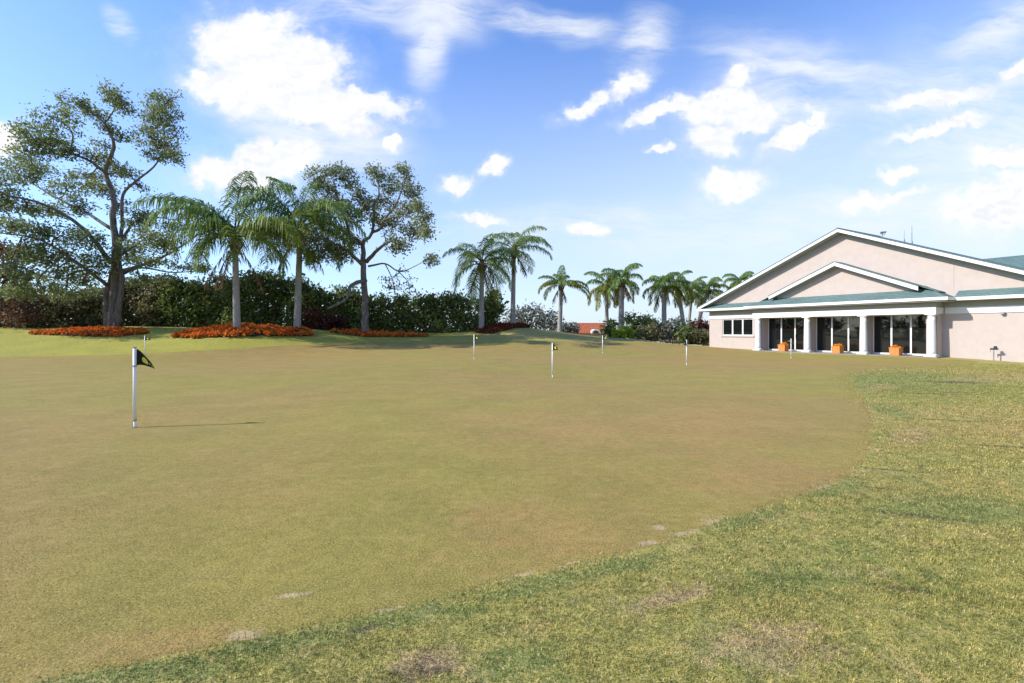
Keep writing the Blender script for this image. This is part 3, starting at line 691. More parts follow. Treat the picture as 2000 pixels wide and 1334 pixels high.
shrub('hedge', 'high olive brown hedge filling the left edge behind the broad oak', 'hedge', hedge_lobes(-120,330,lerp_top((-120,560),(60,575),(120,572),(230,550),(330,540)),640,1), 'hedgeolive', 41, 43.5, dens=1.0)
shrub('hedge', 'high dark green hedge behind the two tall palms', 'hedge', hedge_lobes(325,690,lerp_top((325,540),(440,545),(500,530),(600,545),(620,560),(690,566)),643,2), 'hedge', 42, 43.5)
shrub('hedge', 'dark green hedge running right from the rounded oak to the pair of palms', 'hedge', hedge_lobes(690,925,lerp_top((690,566),(760,580),(800,573),(925,577)),650,3), 'hedge', 43, 45)
shrub('conical_shrub', 'dense dark shrub with a pointed top at the right end of the hedge', 'shrub', [(955,625,26,26),(968,600,15,26),(950,600,22,22),(962,580,9,16),(940,630,20,20),(962,640,18,12)], 'hedge', 44, 46.5, dens=1.5)
shrub('dark_shrub', 'low dark reddish shrub between the second tall palm and the rounded oak', 'shrub', [(610,622,22,20),(635,628,24,18),(655,632,18,15),(600,640,16,10)], 'maroon', 45, 41.5)
shrub('brown_leaved_tree', 'russet leaved tree at the extreme left edge of the picture', 'tree', [(0,490,30,20),(30,490,28,18),(10,525,35,22),(50,545,28,25),(15,565,40,28),(45,590,35,28),(5,610,40,28),(-30,540,40,40),(40,620,30,18)], 'dryleaf', 46, 40.5, dens=.55)
# trees far beyond the mound
for i, (px, py, rx, ry) in enumerate(((1010,625,26,26),(1040,622,24,30),(1072,630,22,24))):
    shrub('grey_tree', ['sparse grey leaved tree beyond the mound, just right of the airy palm','sparse grey leaved tree in the middle of the far clump','sparse grey leaved tree directly behind the small palm'][i], 'tree',
          [(px,py,rx*.8,ry*.7),(px-rx*.4,py-ry*.3,rx*.5,ry*.5),(px+rx*.4,py-ry*.1,rx*.55,ry*.5),(px,py-ry*.6,rx*.5,ry*.35),(px+3,py+ry*.5,rx*.9,ry*.5)], 'greyleaf', 50+i, 72, lsize=.42, k=9, dens=.42, spr=.5, yr=2.5, group='grey trees beyond the mound', core=False)
shrub('slate_shrub', 'dark bluish clump left of the tiled roof', 'shrub', [(1108,640,12,12),(1100,646,14,10),(1120,644,9,10)], 'greyleaf', 54, 66, lsize=.3)
# planting left of the clubhouse
for a in (('dark_shrub','dark bush right of the tiled roof, under the palm leaning left','shrub',[(1192,638,14,14),(1200,652,16,12),(1186,650,12,12)],'hedge',60,48),
          ('lime_shrub','bright lime green low shrub in front of the stout palm','shrub',[(1215,650,14,9),(1228,652,12,9),(1205,655,10,7),(1222,645,8,6)],'lime',61,46.3),
          ('dark_shrub','tall dark bush behind the lime shrub','shrub',[(1235,628,18,18),(1255,632,20,18),(1245,648,20,16),(1270,630,16,15)],'hedge',62,48.5),
          ('olive_shrub','brownish olive bush right of the lime shrub','shrub',[(1262,652,18,15),(1280,645,16,16),(1278,660,16,11)],'hedgeolive',63,46.5),
          ('grey_shrub','pale grey green bush near the leaning trunks','shrub',[(1305,640,16,14),(1318,650,16,14),(1303,658,14,11),(1325,632,12,12)],'greyleaf',64,46.5),
          ('olive_shrub','small green bush under the leaning dark trunk','shrub',[(1332,655,12,14),(1345,662,12,11),(1340,642,12,12)],'hedge',65,45.5),
          ('red_topped_shrub','bush with reddish new leaves touching the clubhouse corner','shrub',[(1362,636,20,11),(1378,638,14,10)],'redleaf',66,46),
          ('green_shrub','green bush below the reddish one beside the clubhouse corner','shrub',[(1362,655,18,15),(1376,662,14,12),(1352,664,12,10)],'hedgeolive',67,45.2)):
    shrub(a[0], a[1], a[2], a[3], a[4], a[5], a[6], lsize=.22, dens=1.1, spr=.24, yr=1.)
# trees out of frame on the left that show in the clubhouse glass
for i, (x, y, h, r) in enumerate(((-50,2,11,6),(-58,16,13,6.5),(-48,-14,10,6),(-62,32,12,6),(-52,10,9,5.5),(-50,-6,9,5.5),(-60,24,11,6),(-54,-24,10,6))):
    rng = np.random.default_rng(70+i); g = gz1(x, y)
    root = thing('oak_tree', (x,y,g), 'oak beyond the left edge of the picture, mirrored in the clubhouse doors', 'tree', 'oaks mirrored in the doors')
    mb = MB(); mb.tube([(x,y,g-.3),(x+.2,y,g+h*.3),(x-.2,y+.3,g+h*.6),(x,y,g+h*.85)], [.45,.33,.25,.06], 8)
    ps = []; vs = []
    for j in range(16):
        c = (x+rng.normal(0,r*.45), y+rng.normal(0,r*.45), g+h*rng.uniform(.38,.95)); p, v, cc = blob(c, r*.4, r*.4, r*.26, 22, 12, .5, .4); ps.append(p); vs.append(v)
        mb.tube([(x,y,g+h*.35),tuple((np.array((x,y,g+h*.55))+np.array(c))/2),c], [.18,.1,.03], 5, False)
    obj('trunk', mb, M['bark'], root, True); np_mesh('crown', leaves(np.concatenate(ps), .45, .55), 4, M['oak'], root, np.concatenate(vs))

for i, (x, y, rx, rz) in enumerate(((-50,12,2.6,1.5),(-53,17.5,3.2,2.),(-49,25,2.2,1.2),(-55,31,3.5,1.9),(-52,38,2.8,1.5),(-56,22,2.4,2.4))):
    rng = np.random.default_rng(170+i); g = gz1(x, y)
    root = thing('dark_bush', (x,y,g), 'dark bush beyond the left edge of the picture, mirrored in the clubhouse doors', 'shrub', 'bushes mirrored in the doors')
    mb = MB()
    for j in range(5): mb.tube([(x+rng.normal(0,.2),y+rng.normal(0,.2),g-.2),(x+rng.normal(0,rx*.4),y+rng.normal(0,rx*.4),g+rz*1.2)], [.06,.02], 5)
    p, v, _ = blob((x,y,g+rz), rx, rx, rz, 90, 13, .3, .3); p[:,2] = np.maximum(p[:,2], g+.05)
    obj('stems', mb, M['twig'], root, True); np_mesh('foliage', leaves(p, .4, .6), 4, M['hedge'], root, v)

# ------------------------------------------------------------------ flower beds
def bed(label, outline, flowerm, seed, hgt, n, fs=.13):
    """outline: (px, py, Y) around the bed"""
    global rng
    rng = np.random.default_rng(seed)
    pl = np.array([tuple(P(*o))[:2] for o in outline]); ctr = pl.mean(0)
    root = thing('flower_bed', (ctr[0],ctr[1],gz1(*ctr)), label, 'flower bed')
    # mulch: fan grid, raised a little in the middle
    m = MB(); k = len(pl); rings = 6; vs = []
    dens = []
    for i in range(k):
        a = pl[i]; b = pl[(i+1)%k]
        for j in range(5): dens.append(a+(b-a)*j/5)
    dens = np.array(dens); nd = len(dens)
    for r in range(rings):
        f = 1-r/(rings)
        q = ctr+(dens-ctr)*f*(1+(.03*rng.normal(size=(nd,1)) if r else .04*rng.normal(size=(nd,1))))
        z = gz(q[:,0], q[:,1])+(-.05 if r == 0 else .03+.008*r+rng.normal(0,.012,nd))
        vs += [(x,y,zz) for (x,y),zz in zip(q,z)]
    vs.append((ctr[0],ctr[1],gz1(*ctr)+.08)); fs_ = []
    for r in range(rings-1):
        for i in range(nd): fs_.append((r*nd+i, r*nd+(i+1)%nd, (r+1)*nd+(i+1)%nd, (r+1)*nd+i))
    for i in range(nd): fs_.append(((rings-1)*nd+i, (rings-1)*nd+(i+1)%nd, rings*nd))
    m.add(vs, fs_); obj('mulch', m, M['mulch'], root, True)
    # plants: mounded clumps with petals on top and green leaves below
    pa = np.random.default_rng(seed); mn, mx = pl.min(0), pl.max(0); pc = []
    while len(pc) < n:
        q = mn+(mx-mn)*pa.random((400,2)); ok = inside(q[:,0], q[:,1], ctr+(pl-ctr)*.96); pc += list(q[ok])
    pc = np.array(pc[:n]); z = gz(pc[:,0], pc[:,1]); hh = hgt*rng.uniform(.6,1.2,n)
    kk = 22; d = rng.normal(size=(n,kk,3)); d /= np.linalg.norm(d,axis=2)[...,None]; d[...,2] = np.abs(d[...,2])
    base = np.stack((pc[:,0],pc[:,1],z+.05), -1)
    fl = base[:,None]+d*np.stack((hh*.7,hh*.7,hh),-1)[:,None]
    v = np.clip(np.repeat(rng.normal(.5,.25,n),kk)+rng.normal(0,.15,n*kk),0,1)
    tag(np_mesh('flowers', leaves(fl.reshape(-1,3), fs, .9, -.2), 4, M[flowerm], root, v), kind='stuff')
    gl = base[:,None]+d[:,:10]*np.stack((hh*.62,hh*.62,hh*.62),-1)[:,None]
    tag(np_mesh('foliage', leaves(gl.reshape(-1,3), fs*1.2, .5), 4, M['hedge'], root, np.clip(rng.normal(.5,.2,n*10),0,1)), kind='stuff')
    return root
bed('long low orange and red flower bed under the broad oak', [(50,653,36),(120,656.5,35.3),(230,657,35.2),(292,652,36),(292,645,37.7),(220,641.5,38.2),(130,645,37.6),(60,649,36.8)], 'flower', 81, .2, 400, .13)
bed('bright orange flower bed mounded round the foot of the nearest tall palm', [(330,659,34),(380,661.5,33.4),(460,660,33.8),(540,656,35.3),(615,655,37),(608,648,38.5),(540,643,37.3),(470,641,36.2),(400,644,35.8),(350,651,35)], 'flower', 82, .27, 470, .15)
bed('orange and red flower bed below the rounded oak', [(640,657,39),(712,660,38.6),(800,659,39.8),(850,656,41),(800,651,41.4),(720,650,41),(650,652,40.4)], 'flower', 83, .2, 300, .13)
bed('dark crimson flower bed on the slope between the pair of palms', [(925,652,43),(960,654,42.8),(1000,645,44.8),(1040,640,47),(1005,635.5,47.2),(965,641,45.4)], 'crimson', 84, .3, 280, .14)

# ------------------------------------------------------------------ limestone edging by the shrubs
mb = MB(); rs = random.Random(5)
ln = [(1188,662,45.2),(1210,660,45.5),(1240,663,45),(1270,667,44.5),(1300,670,43.8),(1340,673,43.2),(1372,676,42.6)]
for a, b in zip(ln, ln[1:]):
    a = P(*a); b = P(*b); n = max(1, int((b-a).length/.45))
    for i in range(n):
        p = a.lerp(b, (i+.5)/n); z = gz1(p.x, p.y); w_ = rs.uniform(.2,.3); h_ = rs.uniform(.02,.09)
        d = (b-a).normalized(); e = Vector((-d.y,d.x,0)).normalized()*.14; d = Vector((d.x,d.y,0)).normalized()*w_
        c_ = Vector((p.x,p.y,z))
        mb.hexa([tuple(c_+q+Vector((0,0,-.1))) for q in (-d-e,d-e,d+e,-d+e)]+[tuple(c_+q*.85+Vector((0,0,h_))) for q in (-d-e,d-e,d+e,-d+e)])
tag(obj('stone_edging', mb, M['stone'], None, False, .02), 'pale stone edging along the foot of the shrubs beside the clubhouse', 'edging')

# ------------------------------------------------------------------ tiled house far off
Yh = 78
c = P(1158, 650, Yh); hz = .2
house = thing('house', (c.x, c.y, hz), 'distant house with orange tiled roof and arched dormer beyond the green', 'house')
mb = MB(); x0, x1 = P(1122,0,Yh).x, P(1205,0,Yh).x
mb.box(x0+.3, x1-.3, Yh, Yh+7, hz-.5, hz+.9); obj('wall', mb, M['housewall'], house)
mb = MB(); zr = P(0,633,Yh+3.5).z; ze = hz+.85
mb.add([(x0,Yh-.5,ze),(x1,Yh-.5,ze),(x1,Yh+7.5,ze),(x0,Yh+7.5,ze),(x0+.6,Yh+3.5,zr),(x1-.6,Yh+3.5,zr)], [(0,1,5,4),(2,3,4,5),(1,2,5),(3,0,4),(3,2,1,0)])
for i in range(26):
    x = x0+.3+(x1-x0-.6)*i/25; mb.tube([(x, Yh-.5, ze+.04),(min(max(x,x0+.6),x1-.6), Yh+3.5, zr+.04)], [.09,.09], 6)
mb.tube([(x0+.6,Yh+3.5,zr+.06),(x1-.6,Yh+3.5,zr+.06)], [.14,.14], 8)
obj('roof', mb, M['tile'], house)
dm = MB(); dx = P(1162,0,Yh).x; n = 12
arc = [(dx+math.cos(math.pi*i/n)*.75, ze+.05+math.sin(math.pi*i/n)*.7) for i in range(n+1)]
dm.add([(x,Yh-.9,z) for x,z in arc]+[(x,Yh+1.6,z) for x,z in arc], [tuple(range(n+1)),tuple(range(2*n+1,n,-1))]+[(i,i+1,i+n+2,i+n+1) for i in range(n)]+[(n,0,n+1,2*n+1)])
do = obj('dormer', dm, M['white'], house)
dv = MB(); arc = [(dx+math.cos(math.pi*i/n)*.5, ze+.08+math.sin(math.pi*i/n)*.46) for i in range(n+1)]
dv.add([(x,Yh-.93,z) for x,z in arc]+[(x,Yh-.9,z) for x,z in arc], [tuple(range(n+1)),tuple(range(2*n+1,n,-1))]+[(i,i+1,i+n+2,i+n+1) for i in range(n)]+[(n,0,n+1,2*n+1)])
obj('louvre', dv, M['dark'], do)
# pale garden wall glimpsed through the shrubs
mb = MB(); a = P(1275,660,52); b = P(1352,660,52); mb.box(a.x, b.x, 52, 52.25, 0, 1.15); mb.box(a.x-.05, b.x+.05, 51.95, 52.3, 1.15, 1.25)
tag(obj('garden_wall', mb, M['housewall'], None), 'low pale garden wall glimpsed between the shrubs', 'wall')

# ------------------------------------------------------------------ clubhouse
bl = FP(-17.6, 35.8, 0)
B = thing('clubhouse', bl, 'pale pink clubhouse with teal shingle roof, white columns and two gables', 'building')
SL = .426; ZA = 8.40; CW = 35.8; SC = -17.6; W0, W1 = -28.3, 9.0
wall = MB()
def wseg(s0, s1, z0, z1, c0=CW): wall.fbox(s0, s1, c0, CW+.3, z0, z1)
wz = (1.14, 2.49)
wseg(W0, -27.0, -1, 3.3); wseg(-27.0, -24.2, -1, wz[0]); wseg(-27.0, -24.2, wz[1], 3.3); wseg(-24.2, -22.93, -1, 3.3)
doors = [(-22.93,-19.8),(-19.34,-16.2),(-15.79,-12.75)]
for a, b in doors: wseg(a, b, 2.53, 3.3); wseg(a, b, -1, .02)
wseg(-19.8,-19.34,-1,3.3); wseg(-16.2,-15.79,-1,3.3); wseg(-12.75,W1,-1,3.3)
wall.fprism([(SC-11.1,3.3),(SC+11.1,3.3),(SC+10.55,ZA-.05-SL*10.55),(SC,ZA-.05),(SC-10.55,ZA-.05-SL*10.55)], 40.6, 40.9)
wall.fbox(W0, W0+.3, CW+.3, 52, -1, 3.3); wall.fbox(W1-.3, W1, CW+.3, 52, -1, 3.3)

wall.fprism([(SC-11.1,3.3),(SC+11.1,3.3),(SC+10.55,ZA-.32-SL*10.55),(SC,ZA-.32),(SC-10.55,ZA-.32-SL*10.55)], CW, CW+.3)
wo_ = obj('wall', wall, M['stucco'], B)
# piers between the doors
for a, b in ((-23.42,-22.93),(-19.8,-19.34),(-16.2,-15.79),(-12.75,-12.22)):
    p = MB(); p.fbox(a, b, 35.12, CW-.003, -.8, 2.5); obj('pier', p, M['stucco'], B)
# frieze band on the main wall and entablature of the portico
fz = MB(); fz.fbox(W0-.03, -23.5, CW-.05, CW-.003, 2.55, 2.86); fy = MB(); fy.fbox(-12.1, W1, CW-.05, CW-.003, 2.50, 2.86)
s_ = -27.2
while s_ < W1:
    if s_ < -23.7 or s_ > -11.8: (fz if s_ < -20 else fy).fbox(s_, s_+.05, CW-.062, CW-.05, 2.52, 2.86)
    s_ += 1.28
obj('frieze', fz, M['white'], B); obj('frieze', fy, M['white'], B)
en = MB(); en.fbox(-23.5,-12.15,34.68,35.1,2.50,2.86); pass
en.fbox(-12.42,-12.15,35.1,CW-.06,2.50,2.86); en.fbox(-23.5,-23.25,35.1,CW-.06,2.50,2.86)
for i in range(10): en.fbox(-23.3+i*1.215, -23.26+i*1.215, 34.668, 34.68, 2.52, 2.86)
en.fbox(-23.24,-12.43,35.1,CW-.004,2.9,2.96)
obj('entablature', en, M['white'], B)
# columns
for s_ in (-23.15,-19.45,-15.92,-12.42):
    x, y, _ = FP(s_, 34.9, 0); z0 = min(0, gz1(x, y))
    cm_ = MB(); cm_.lathe((x,y,0), [(.205,.18),(.21,.3),(.21,.9),(.2,1.5),(.182,2.1),(.175,2.32)], 24)
    co_ = obj('column', cm_, M['white'], B, True)
    bm_ = MB(); bm_.fbox(s_-.28, s_+.28, 34.62, 35.18, z0-.3, .09); bm_.lathe((x,y,0), [(.26,.09),(.275,.12),(.26,.155),(.22,.18)], 24); obj('base', bm_, M['white'], co_, False)
    km = MB(); km.lathe((x,y,0), [(.175,2.32),(.2,2.34),(.2,2.36),(.18,2.37),(.185,2.40),(.25,2.44)], 24); km.fbox(s_-.26, s_+.26, 34.66, 35.09, 2.44, 2.498); obj('capital', km, M['white'], co_, False)
# porch floor
pf = MB(); pf.fbox(-23.6,-12.0,34.45,CW-.004,-.9,.015); obj('porch_floor', pf, M['paving'], B)
# sliding doors: frame, three panes, track
for a, b in doors:
    d = MB(); n3 = (b-a)/3; c0, c1 = CW+.02, CW+.13
    d.fbox(a, b, c0, c1, 2.46, 2.53); d.fbox(a, b, c0, c1, .02, .12)
    for i in range(4):
        s_ = a+n3*i; w2 = .05 if i in (0,3) else .045
        d.fbox(max(a,s_-w2) if i else a, min(b,s_+w2) if i < 3 else b, c0, c1, .12, 2.46)
    do = obj('sliding_door', d, M['frame'], B)
    for i in range(3):
        g = MB(); g.fbox(a+n3*i+.045, a+n3*(i+1)-.045, CW+.06+.012*(i%2), CW+.075+.012*(i%2), .12, 2.46); obj('pane', g, M['glass'], do)
    g = MB(); g.fbox(a+n3*2+.06, a+n3*2+.085, CW-.03, CW+.02, .95, 1.25); obj('handle', g, M['dark'], do)
# triple window
wn = MB(); a, b = -27.0, -24.2; c0, c1 = CW+.05, CW+.15
wn.fbox(a,b,c0,c1,wz[1]-.06,wz[1]); wn.fbox(a,b,c0,c1,wz[0],wz[0]+.06)
for i in range(4):
    s_ = a+(b-a)/3*i; wn.fbox(max(a,s_-.06), min(b,s_+.06), c0, c1, wz[0]+.06, wz[1]-.06)
wo2 = obj('window', wn, M['frame'], B)
for i in range(3):
    g = MB(); g.fbox(a+(b-a)/3*i+.061, a+(b-a)/3*(i+1)-.061, CW+.09, CW+.1, wz[0]+.06, wz[1]-.06); obj('pane', g, M['glass'], wo2)
sl_ = MB(); sl_.fbox(a-.12,b+.12,CW-.07,CW+.05,wz[0]-.12,wz[0]-.003); obj('sill', sl_, M['stucco'], wo2)
# main gable roof: two slopes running back from the facade, fascia boards and soffit
rf = MB(); CR = 35.12
def slope_slab(mb, s_a, z_a, s_b, z_b, c0, c1, th=.04):
    mb.fprism([(s_a,z_a),(s_b,z_b),(s_b,z_b+th),(s_a,z_a+th)], c0, c1)
ov = 11.35
slope_slab(rf, SC, ZA, SC+ov, ZA-SL*ov, CR-.03, 41); slope_slab(rf, SC-ov, ZA-SL*ov, SC, ZA, CR-.03, 41)
rf.tube([FP(SC,CR-.02,ZA+.03), FP(SC,41,ZA+.03)], [.05,.05], 6)
# pent roof over the facade either side of the portico
def pent(s0, s1, c0, z0, c1, z1, th=.05):
    rf.hexa([FP(s0,c0,z0),FP(s1,c0,z0),FP(s1,c1,z0),FP(s0,c1,z0),FP(s0,c0,z0+th),FP(s1,c0,z0+th),FP(s1,c1,z1),FP(s0,c1,z1)])
pent(-29.05,-23.9,35.2,3.36,CW-.004,3.80); pent(-11.5,W1+.5,35.2,3.36,CW-.004,3.80)
# hipped portico roof
e0, e1, ce, ze = -23.85, -11.5, 34.25, 3.37; hs = .55; run = CW-.004-ce
rf.add([FP(e0,ce,ze),FP(e1,ce,ze),FP(e1,CW-.004,ze),FP(e0,CW-.004,ze),FP(e0+run,CW-.004,ze+hs*run),FP(e1-run,CW-.004,ze+hs*run)], [(0,1,5,4),(1,2,5),(3,0,4),(2,3,4,5),(3,2,1,0)])
# pediment roof
PA = 6.13; PS = .435
slope_slab(rf, SC, PA, SC+5.5, PA-PS*5.5, 35.0, CW-.006, .04); slope_slab(rf, SC-5.5, PA-PS*5.5, SC, PA, 35.0, CW-.006, .04)
slope_slab(rf, SC, PA, SC+4.62, PA-PS*4.62, 34.70, 35.0, .04); slope_slab(rf, SC-4.62, PA-PS*4.62, SC, PA, 34.70, 35.0, .04)
# rear wing
rf.fprism([(-16,3.3),(W1+.6,3.3),(W1+.6,3.31),(-16,3.31)], 37, 54)
rf.add([FP(-14,38.5,3.35),FP(W1+.6,38.5,3.35),FP(W1+.6,46,6.62),FP(-14,46,6.62),FP(-14,53,3.35),FP(W1+.6,53,3.35)], [(0,1,2,3),(3,2,5,4),(1,5,2),(0,3,4),(4,5,1,0)])
ro = obj('roof', rf, M['shingle'], B)
# white rake and eave boards
fb = MB()
def rake(sa, za, sb, zb, c0, c1, hgt):
    fb.fprism([(sa,za-hgt),(sb,zb-hgt),(sb,zb-.003),(sa,za-.003)], c0, c1)
rake(SC, ZA, SC+ov, ZA-SL*ov, CR, CR+.06, .21); rake(SC-ov, ZA-SL*ov, SC, ZA, CR, CR+.06, .21)
rake(SC, PA, SC+4.6, PA-PS*4.6, 34.73, 34.79, .25); rake(SC-4.6, PA-PS*4.6, SC, PA, 34.73, 34.79, .25)
fb.fbox(-29.05,-23.86,35.13,35.197,3.225,3.40); fb.fbox(-11.49,W1+.5,35.13,35.197,3.225,3.40)
fb.fbox(e0,e1,34.18,34.247,3.235,3.41); fb.fbox(e1,e1+.06,34.18,35.13,3.235,3.41); fb.fbox(e0-.06,e0,34.18,35.13,3.235,3.41); fb.fbox(-29.11,-29.05,35.13,37,3.19,3.40)
obj('fascia', fb, M['white'], B)
sf = MB(); sf.fbox(-23.46,-12.19,34.73,35.1,2.863,3.168); sf.fbox(-12.42,-12.19,35.1,CW-.06,2.863,3.168); sf.fbox(-28.28,-23.5,CW-.03,CW-.004,2.863,3.19); sf.fbox(-12.1,W1,CW-.03,CW-.004,2.863,3.19)  # beam and wall strips under the eaves, coloured dark to stand for shade
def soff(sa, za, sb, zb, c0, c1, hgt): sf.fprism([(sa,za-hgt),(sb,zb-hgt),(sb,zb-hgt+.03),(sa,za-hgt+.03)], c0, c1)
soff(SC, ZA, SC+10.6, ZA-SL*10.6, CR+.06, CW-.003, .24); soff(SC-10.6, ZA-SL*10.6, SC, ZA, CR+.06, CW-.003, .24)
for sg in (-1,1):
    sf.fprism([(SC,ZA-.56),(SC+sg*10.2,ZA-.56-SL*10.2),(SC+sg*10.2,ZA-.243-SL*10.2),(SC,ZA-.243)], CW-.05, CW-.004)  # board below the rake, in the same shade-darkened grey
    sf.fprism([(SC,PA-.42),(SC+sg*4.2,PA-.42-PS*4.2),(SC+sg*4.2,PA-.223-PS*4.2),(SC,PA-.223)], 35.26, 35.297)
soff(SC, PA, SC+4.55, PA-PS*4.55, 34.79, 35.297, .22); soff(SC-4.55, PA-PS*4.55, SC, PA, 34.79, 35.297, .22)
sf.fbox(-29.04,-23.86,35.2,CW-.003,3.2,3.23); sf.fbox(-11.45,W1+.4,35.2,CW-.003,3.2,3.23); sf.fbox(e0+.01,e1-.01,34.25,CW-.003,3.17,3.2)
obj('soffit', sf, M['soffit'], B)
pd = MB(); pd.fprism([(SC-4.3,3.6),(SC+4.3,3.6),(SC+4.3,PA-.25-PS*4.3),(SC,PA-.22),(SC-4.3,PA-.25-PS*4.3)], 35.3, 35.42); obj('pediment', pd, M['stucco'], B)
# control joints in the stucco gable, antennas, roof vent, floodlight, downpipe
aj = MB(); aj.fbox(-11.73,-11.70,CW-.006,CW-.001,3.8,5.3); obj('stucco_joint', aj, M['stuccod'], B)
for px, yb, yt, r in ((1781,478,440,.022),(1766,474,449,.015)):
    u = (px-HX)/F; c = 40.; s_ = -(c*Nv[0]-u*c*Nv[1])/(.8708*u+.4917); Y = c*Nv[1]-s_*.8708
    zt = CAMZ+(HY-yt)/F*Y; zb = ZA-SL*(s_-SC)
    a = MB(); a.tube([FP(s_,c,zb), FP(s_,c,zb+(zt-zb)*.6), FP(s_,c,zt)], [r*1.4,r,r*.6], 6); a.tube([FP(s_,c,zb+.05), FP(s_,c,zb+.2)], [.06,.05], 8); obj('antenna', a, M['metal'], B)
s_ = -16.2; zz = ZA-SL*(s_-SC)
a = MB(); p = Vector(FP(s_,38,zz)); a.tube([p, p+Vector((0,0,.35))], [.03,.03], 6); a.tube([p+Vector((-.1,0,.35)), p+Vector((.18,-.05,.42))], [.09,.04], 8); a.tube([p+Vector((.1,0,.2)), p+Vector((.3,0,.5))], [.02,.02], 5); obj('weather_sensor', a, M['metal'], B)
u = .958*HX/F; c = 41.; s_ = -10.9; p = Vector(FP(s_,c,3.35+(c-38.5)*.453))
a = MB(); a.tube([p, p+Vector((0,0,.32))], [.1,.1], 10); a.tube([p+Vector((0,0,.32)), p+Vector((0,0,.4))], [.17,.12], 10); obj('roof_vent', a, M['white'], B)
a = MB(); a.fbox(-9.75,-9.55,CW-.16,CW-.05,2.44,2.52); a.fbox(-9.72,-9.58,CW-.2,CW-.16,2.40,2.5); obj('floodlight', a, M['metal'], B)
a = MB(); a.fbox(-12.98,-12.84,35.6,CW-.004,1.95,2.2); obj('wall_light', a, M['metal'], B)
# standpipe with a hose box in front of the right wall
x, y, _ = FP(-9.9, 35.35, 0); g = gz1(x, y)
sp = thing('standpipe', (x,y,g), 'thin grey standpipe with a small meter box in front of the right hand wall', 'standpipe')
a = MB(); a.tube([(x,y,g-.1),(x,y,g+.62)], [.025,.025], 8); obj('post', a, M['metal'], sp)
a = MB(); a.tube([(x-.09,y+.1,g+.64),(x+.12,y-.14,g+.64)], [.05,.05], 8); a.box(x,x+.1,y-.10,y+.02,g+.66,g+.79); obj('meter', a, M['dark'], sp, False, .008)
a = MB(); a.tube([(x-.08,y+.1,g+.62),(x-.08,y+.1,g+.5)], [.02,.015], 6); obj('spout', a, M['metal'], sp)

# orange planters by the doors
for px, py, lab, sz in ((1530,687,'square orange planter at the doors nearest the triple window, smallest looking','s'),(1636,691,'square orange planter before the middle set of glass doors','m'),(1750,695,'square orange planter before the glass doors nearest the shaded wall','l')):
    u = (px-HX)/F; c = 34.95; s_ = -(c*Nv[0]-u*c*Nv[1])/(.8708*u+.4917); x, y, _ = FP(s_, c, 0)
    pl = thing('planter', (x,y,.015), lab, 'planter', 'orange planters by the glass doors'); w2 = .26; hh = .44
    a = MB(); a.hexa([FP(s_-w2*.97,c-w2*.97,.015),FP(s_+w2*.97,c-w2*.97,.015),FP(s_+w2*.97,c+w2*.97,.015),FP(s_-w2*.97,c+w2*.97,.015),FP(s_-w2,c-w2,hh),FP(s_+w2,c-w2,hh),FP(s_+w2,c+w2,hh),FP(s_-w2,c+w2,hh)]); obj('pot', a, M['terra'], pl, False, .012)
    a = MB()
    for q in ((-1,1,-1,-.8),(-1,1,.8,1),(-1,-.8,-.8,.8),(.8,1,-.8,.8)): a.fbox(s_+q[0]*(w2+.012), s_+q[1]*(w2+.012), c+q[2]*(w2+.012), c+q[3]*(w2+.012), hh+.001, hh+.055)
    obj('rim', a, M['terra'], pl)
    a = MB(); a.fbox(s_-w2*.78, s_+w2*.78, c-w2*.78, c+w2*.78, hh-.02, hh+.03); obj('soil', a, M['mulch'], pl)
    rng = np.random.default_rng(int(px)); p, v, _ = blob((x,y,hh+.08), .24, .24, .09, 34, 6, .05, .3); p[:,2] = np.maximum(p[:,2], hh+.04)
    np_mesh('flowers', leaves(p, .09, .9), 4, M['marigold'], pl, np.clip(v+.3,0,1))

# ------------------------------------------------------------------ flagsticks
def flag_mat():
    m, t, out = new_mat('black_flag_yellow_emblem')
    a = t.n('ShaderNodeAttribute', None, attribute_name='fuv').outputs['Vector']
    def el(cx, cy, rx, ry):
        q = t.n('ShaderNodeMapping', {'Vector': a, 'Location': (cx,cy,0), 'Scale': (rx,ry,1)}, vector_type='TEXTURE').outputs[0]
        return t.math('LESS_THAN', t.n('ShaderNodeVectorMath', {0: q}, operation='LENGTH').outputs['Value'], 1.)
    y = t.math('MAXIMUM', el(.45,.5,.17,.27), el(.70,.45,.05,.12)); y = t.math('MAXIMUM', y, el(.86,.45,.08,.16))
    c = t.mix(y, (.010,.011,.009), (.62,.56,.03)); c = t.mix(el(.57,.32,.05,.10), c, (.6,.6,.5))
    b = t.n('ShaderNodeBsdfPrincipled', {'Base Color': c, 'Roughness': .7, 'Specular IOR Level': .2}); t.t.links.new(b.outputs[0], out.inputs[0]); return m
M['flag'] = flag_mat()
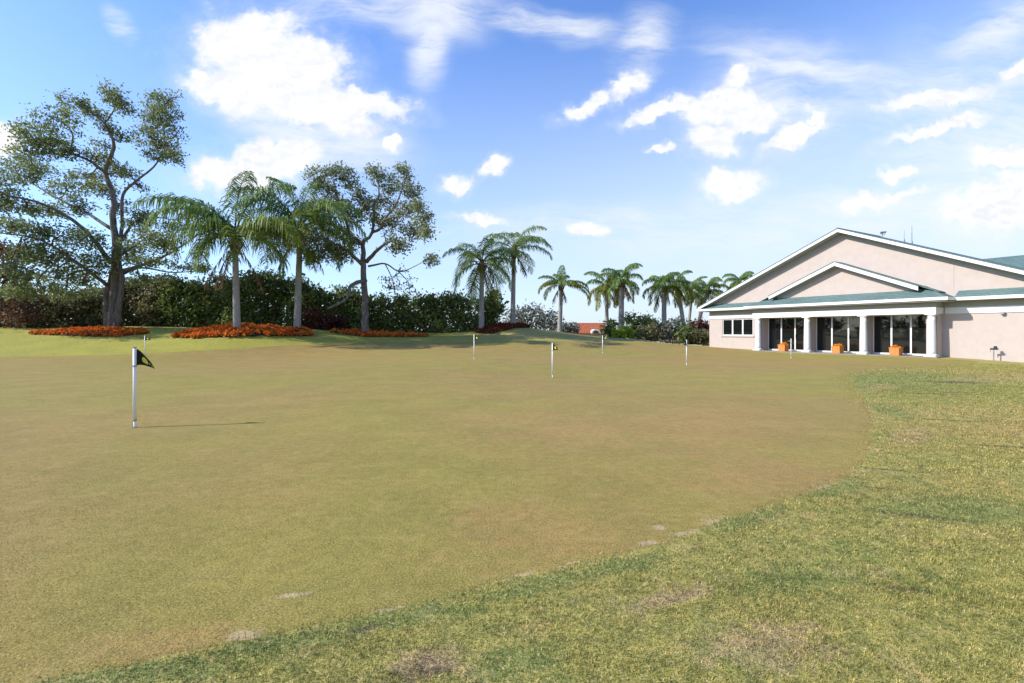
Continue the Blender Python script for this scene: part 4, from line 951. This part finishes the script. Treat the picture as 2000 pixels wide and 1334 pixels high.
def flagstick(px, py, Y, lab, az, drop, H=1.26, dia=.050, ln=.40):
    p = P(px, py, Y); z = gz1(p.x, p.y)
    root = thing('flagstick', (p.x,p.y,z), lab, 'flagstick', 'flagsticks on the putting green')
    a = MB(); a.tube([(p.x,p.y,z+.12),(p.x,p.y,z+H)], [dia/2,dia/2*.92], 12); a.tube([(p.x,p.y,z-.1),(p.x,p.y,z+.12)], [dia*.3,dia*.3], 10); obj('pole', a, M['pole'], root, True)
    for nm, za, zb, rr_ in (('ferrule',.105,.128,.62),('collar',H-.30,H-.275,.58),('cap',H-.004,H+.016,.54)):
        a = MB(); a.tube([(p.x,p.y,z+za),(p.x,p.y,z+zb)], [dia*rr_,dia*rr_], 12); obj(nm, a, M['metal'], root)
    a = MB(); n = 20
    a.add([(p.x+.056*math.cos(2*math.pi*i/n), p.y+.056*math.sin(2*math.pi*i/n), z+.006) for i in range(n)]+[(p.x+.048*math.cos(2*math.pi*i/n), p.y+.048*math.sin(2*math.pi*i/n), z+.006) for i in range(n)], [(i,(i+1)%n,n+(i+1)%n,n+i) for i in range(n)]); obj('cup_rim', a, M['hole'], root)
    a = MB(); a.add([(p.x+.047*math.cos(2*math.pi*i/n), p.y+.047*math.sin(2*math.pi*i/n), z+.005) for i in range(n)], [tuple(range(n))]); obj('cup', a, M['dark'], root)
    nu, nv = 14, 8; vs = []; uvs = []; fs = []
    for i in range(nu+1):
        u = i/nu
        for j in range(nv+1):
            v = j/nv; hg = .265*(1-.93*u)
            zz = z+H-.015-.265*.5*(1-1)-(1-v)*hg-.03*u-drop*u**1.3
            fold = .035*math.sin(u*9+v*1.5)*u
            r = ln*u*(1-.32*drop*u)
            vs.append((p.x+dia*.5*math.cos(az)+r*math.cos(az)-fold*math.sin(az), p.y+dia*.5*math.sin(az)+r*math.sin(az)+fold*math.cos(az), zz)); uvs.append((u,v,0))
    for i in range(nu):
        for j in range(nv): q = i*(nv+1)+j; fs.append((q,q+nv+1,q+nv+2,q+1))
    me = bpy.data.meshes.new('flag'); me.from_pydata([tuple(np.array(v)-np.array((p.x,p.y,z))) for v in vs], [], fs); me.polygons.foreach_set('use_smooth',[True]*len(fs))
    at = me.attributes.new('fuv','FLOAT_VECTOR','POINT'); at.data.foreach_set('vector', np.array(uvs,dtype=np.float32).ravel())
    fo = link('flag', me, M['flag'], root); md = fo.modifiers.new('thickness','SOLIDIFY'); md.thickness = .003
    return root
flagstick(263,835,7.66,'nearest flagstick, white pole with drooping black and yellow pennant and a long shadow', R(30), .28, ln=.25)
flagstick(283,697,28.3,'far left flagstick, seen just behind the nearest pennant', R(-10), .22)
flagstick(1079,738,17.5,'flagstick in the middle of the green with its pennant hanging limp', R(-30), .20, dia=.05, ln=.22)
flagstick(926,702,24.2,'flagstick in front of the dark crimson flower bed', R(-20), .2, dia=.05, ln=.3)
flagstick(1341,713,24.2,'flagstick whose top shows against the shrubs left of the clubhouse', R(200), .2, dia=.05, ln=.22)
flagstick(1177,690,34,'farthest flagstick, below the tiled roof', R(-30), .22, dia=.055)
flagstick(1545,700,31,'flagstick standing before the glass doors of the clubhouse', R(170), .12, dia=.05, ln=.22)

# ------------------------------------------------------------------ camera and output
cam = bpy.data.cameras.new('camera'); cam.sensor_width = 36; cam.lens = F/2000*36; cam.clip_end = 6000; cam.clip_start = .05
cam.shift_y = (HY-667)/2000
co = bpy.data.objects.new('camera', cam); COL.objects.link(co); co.location = (0,0,CAMZ); co.rotation_euler = (R(90),0,0)
scene.camera = co
vs_ = scene.view_settings; vs_.view_transform = 'Standard'; vs_.look = 'None'; vs_.gamma = 1; vs_.exposure = .5
scene.render.resolution_x = 1024; scene.render.resolution_y = 683
scene.cycles.max_bounces = 6; scene.cycles.transparent_max_bounces = 4
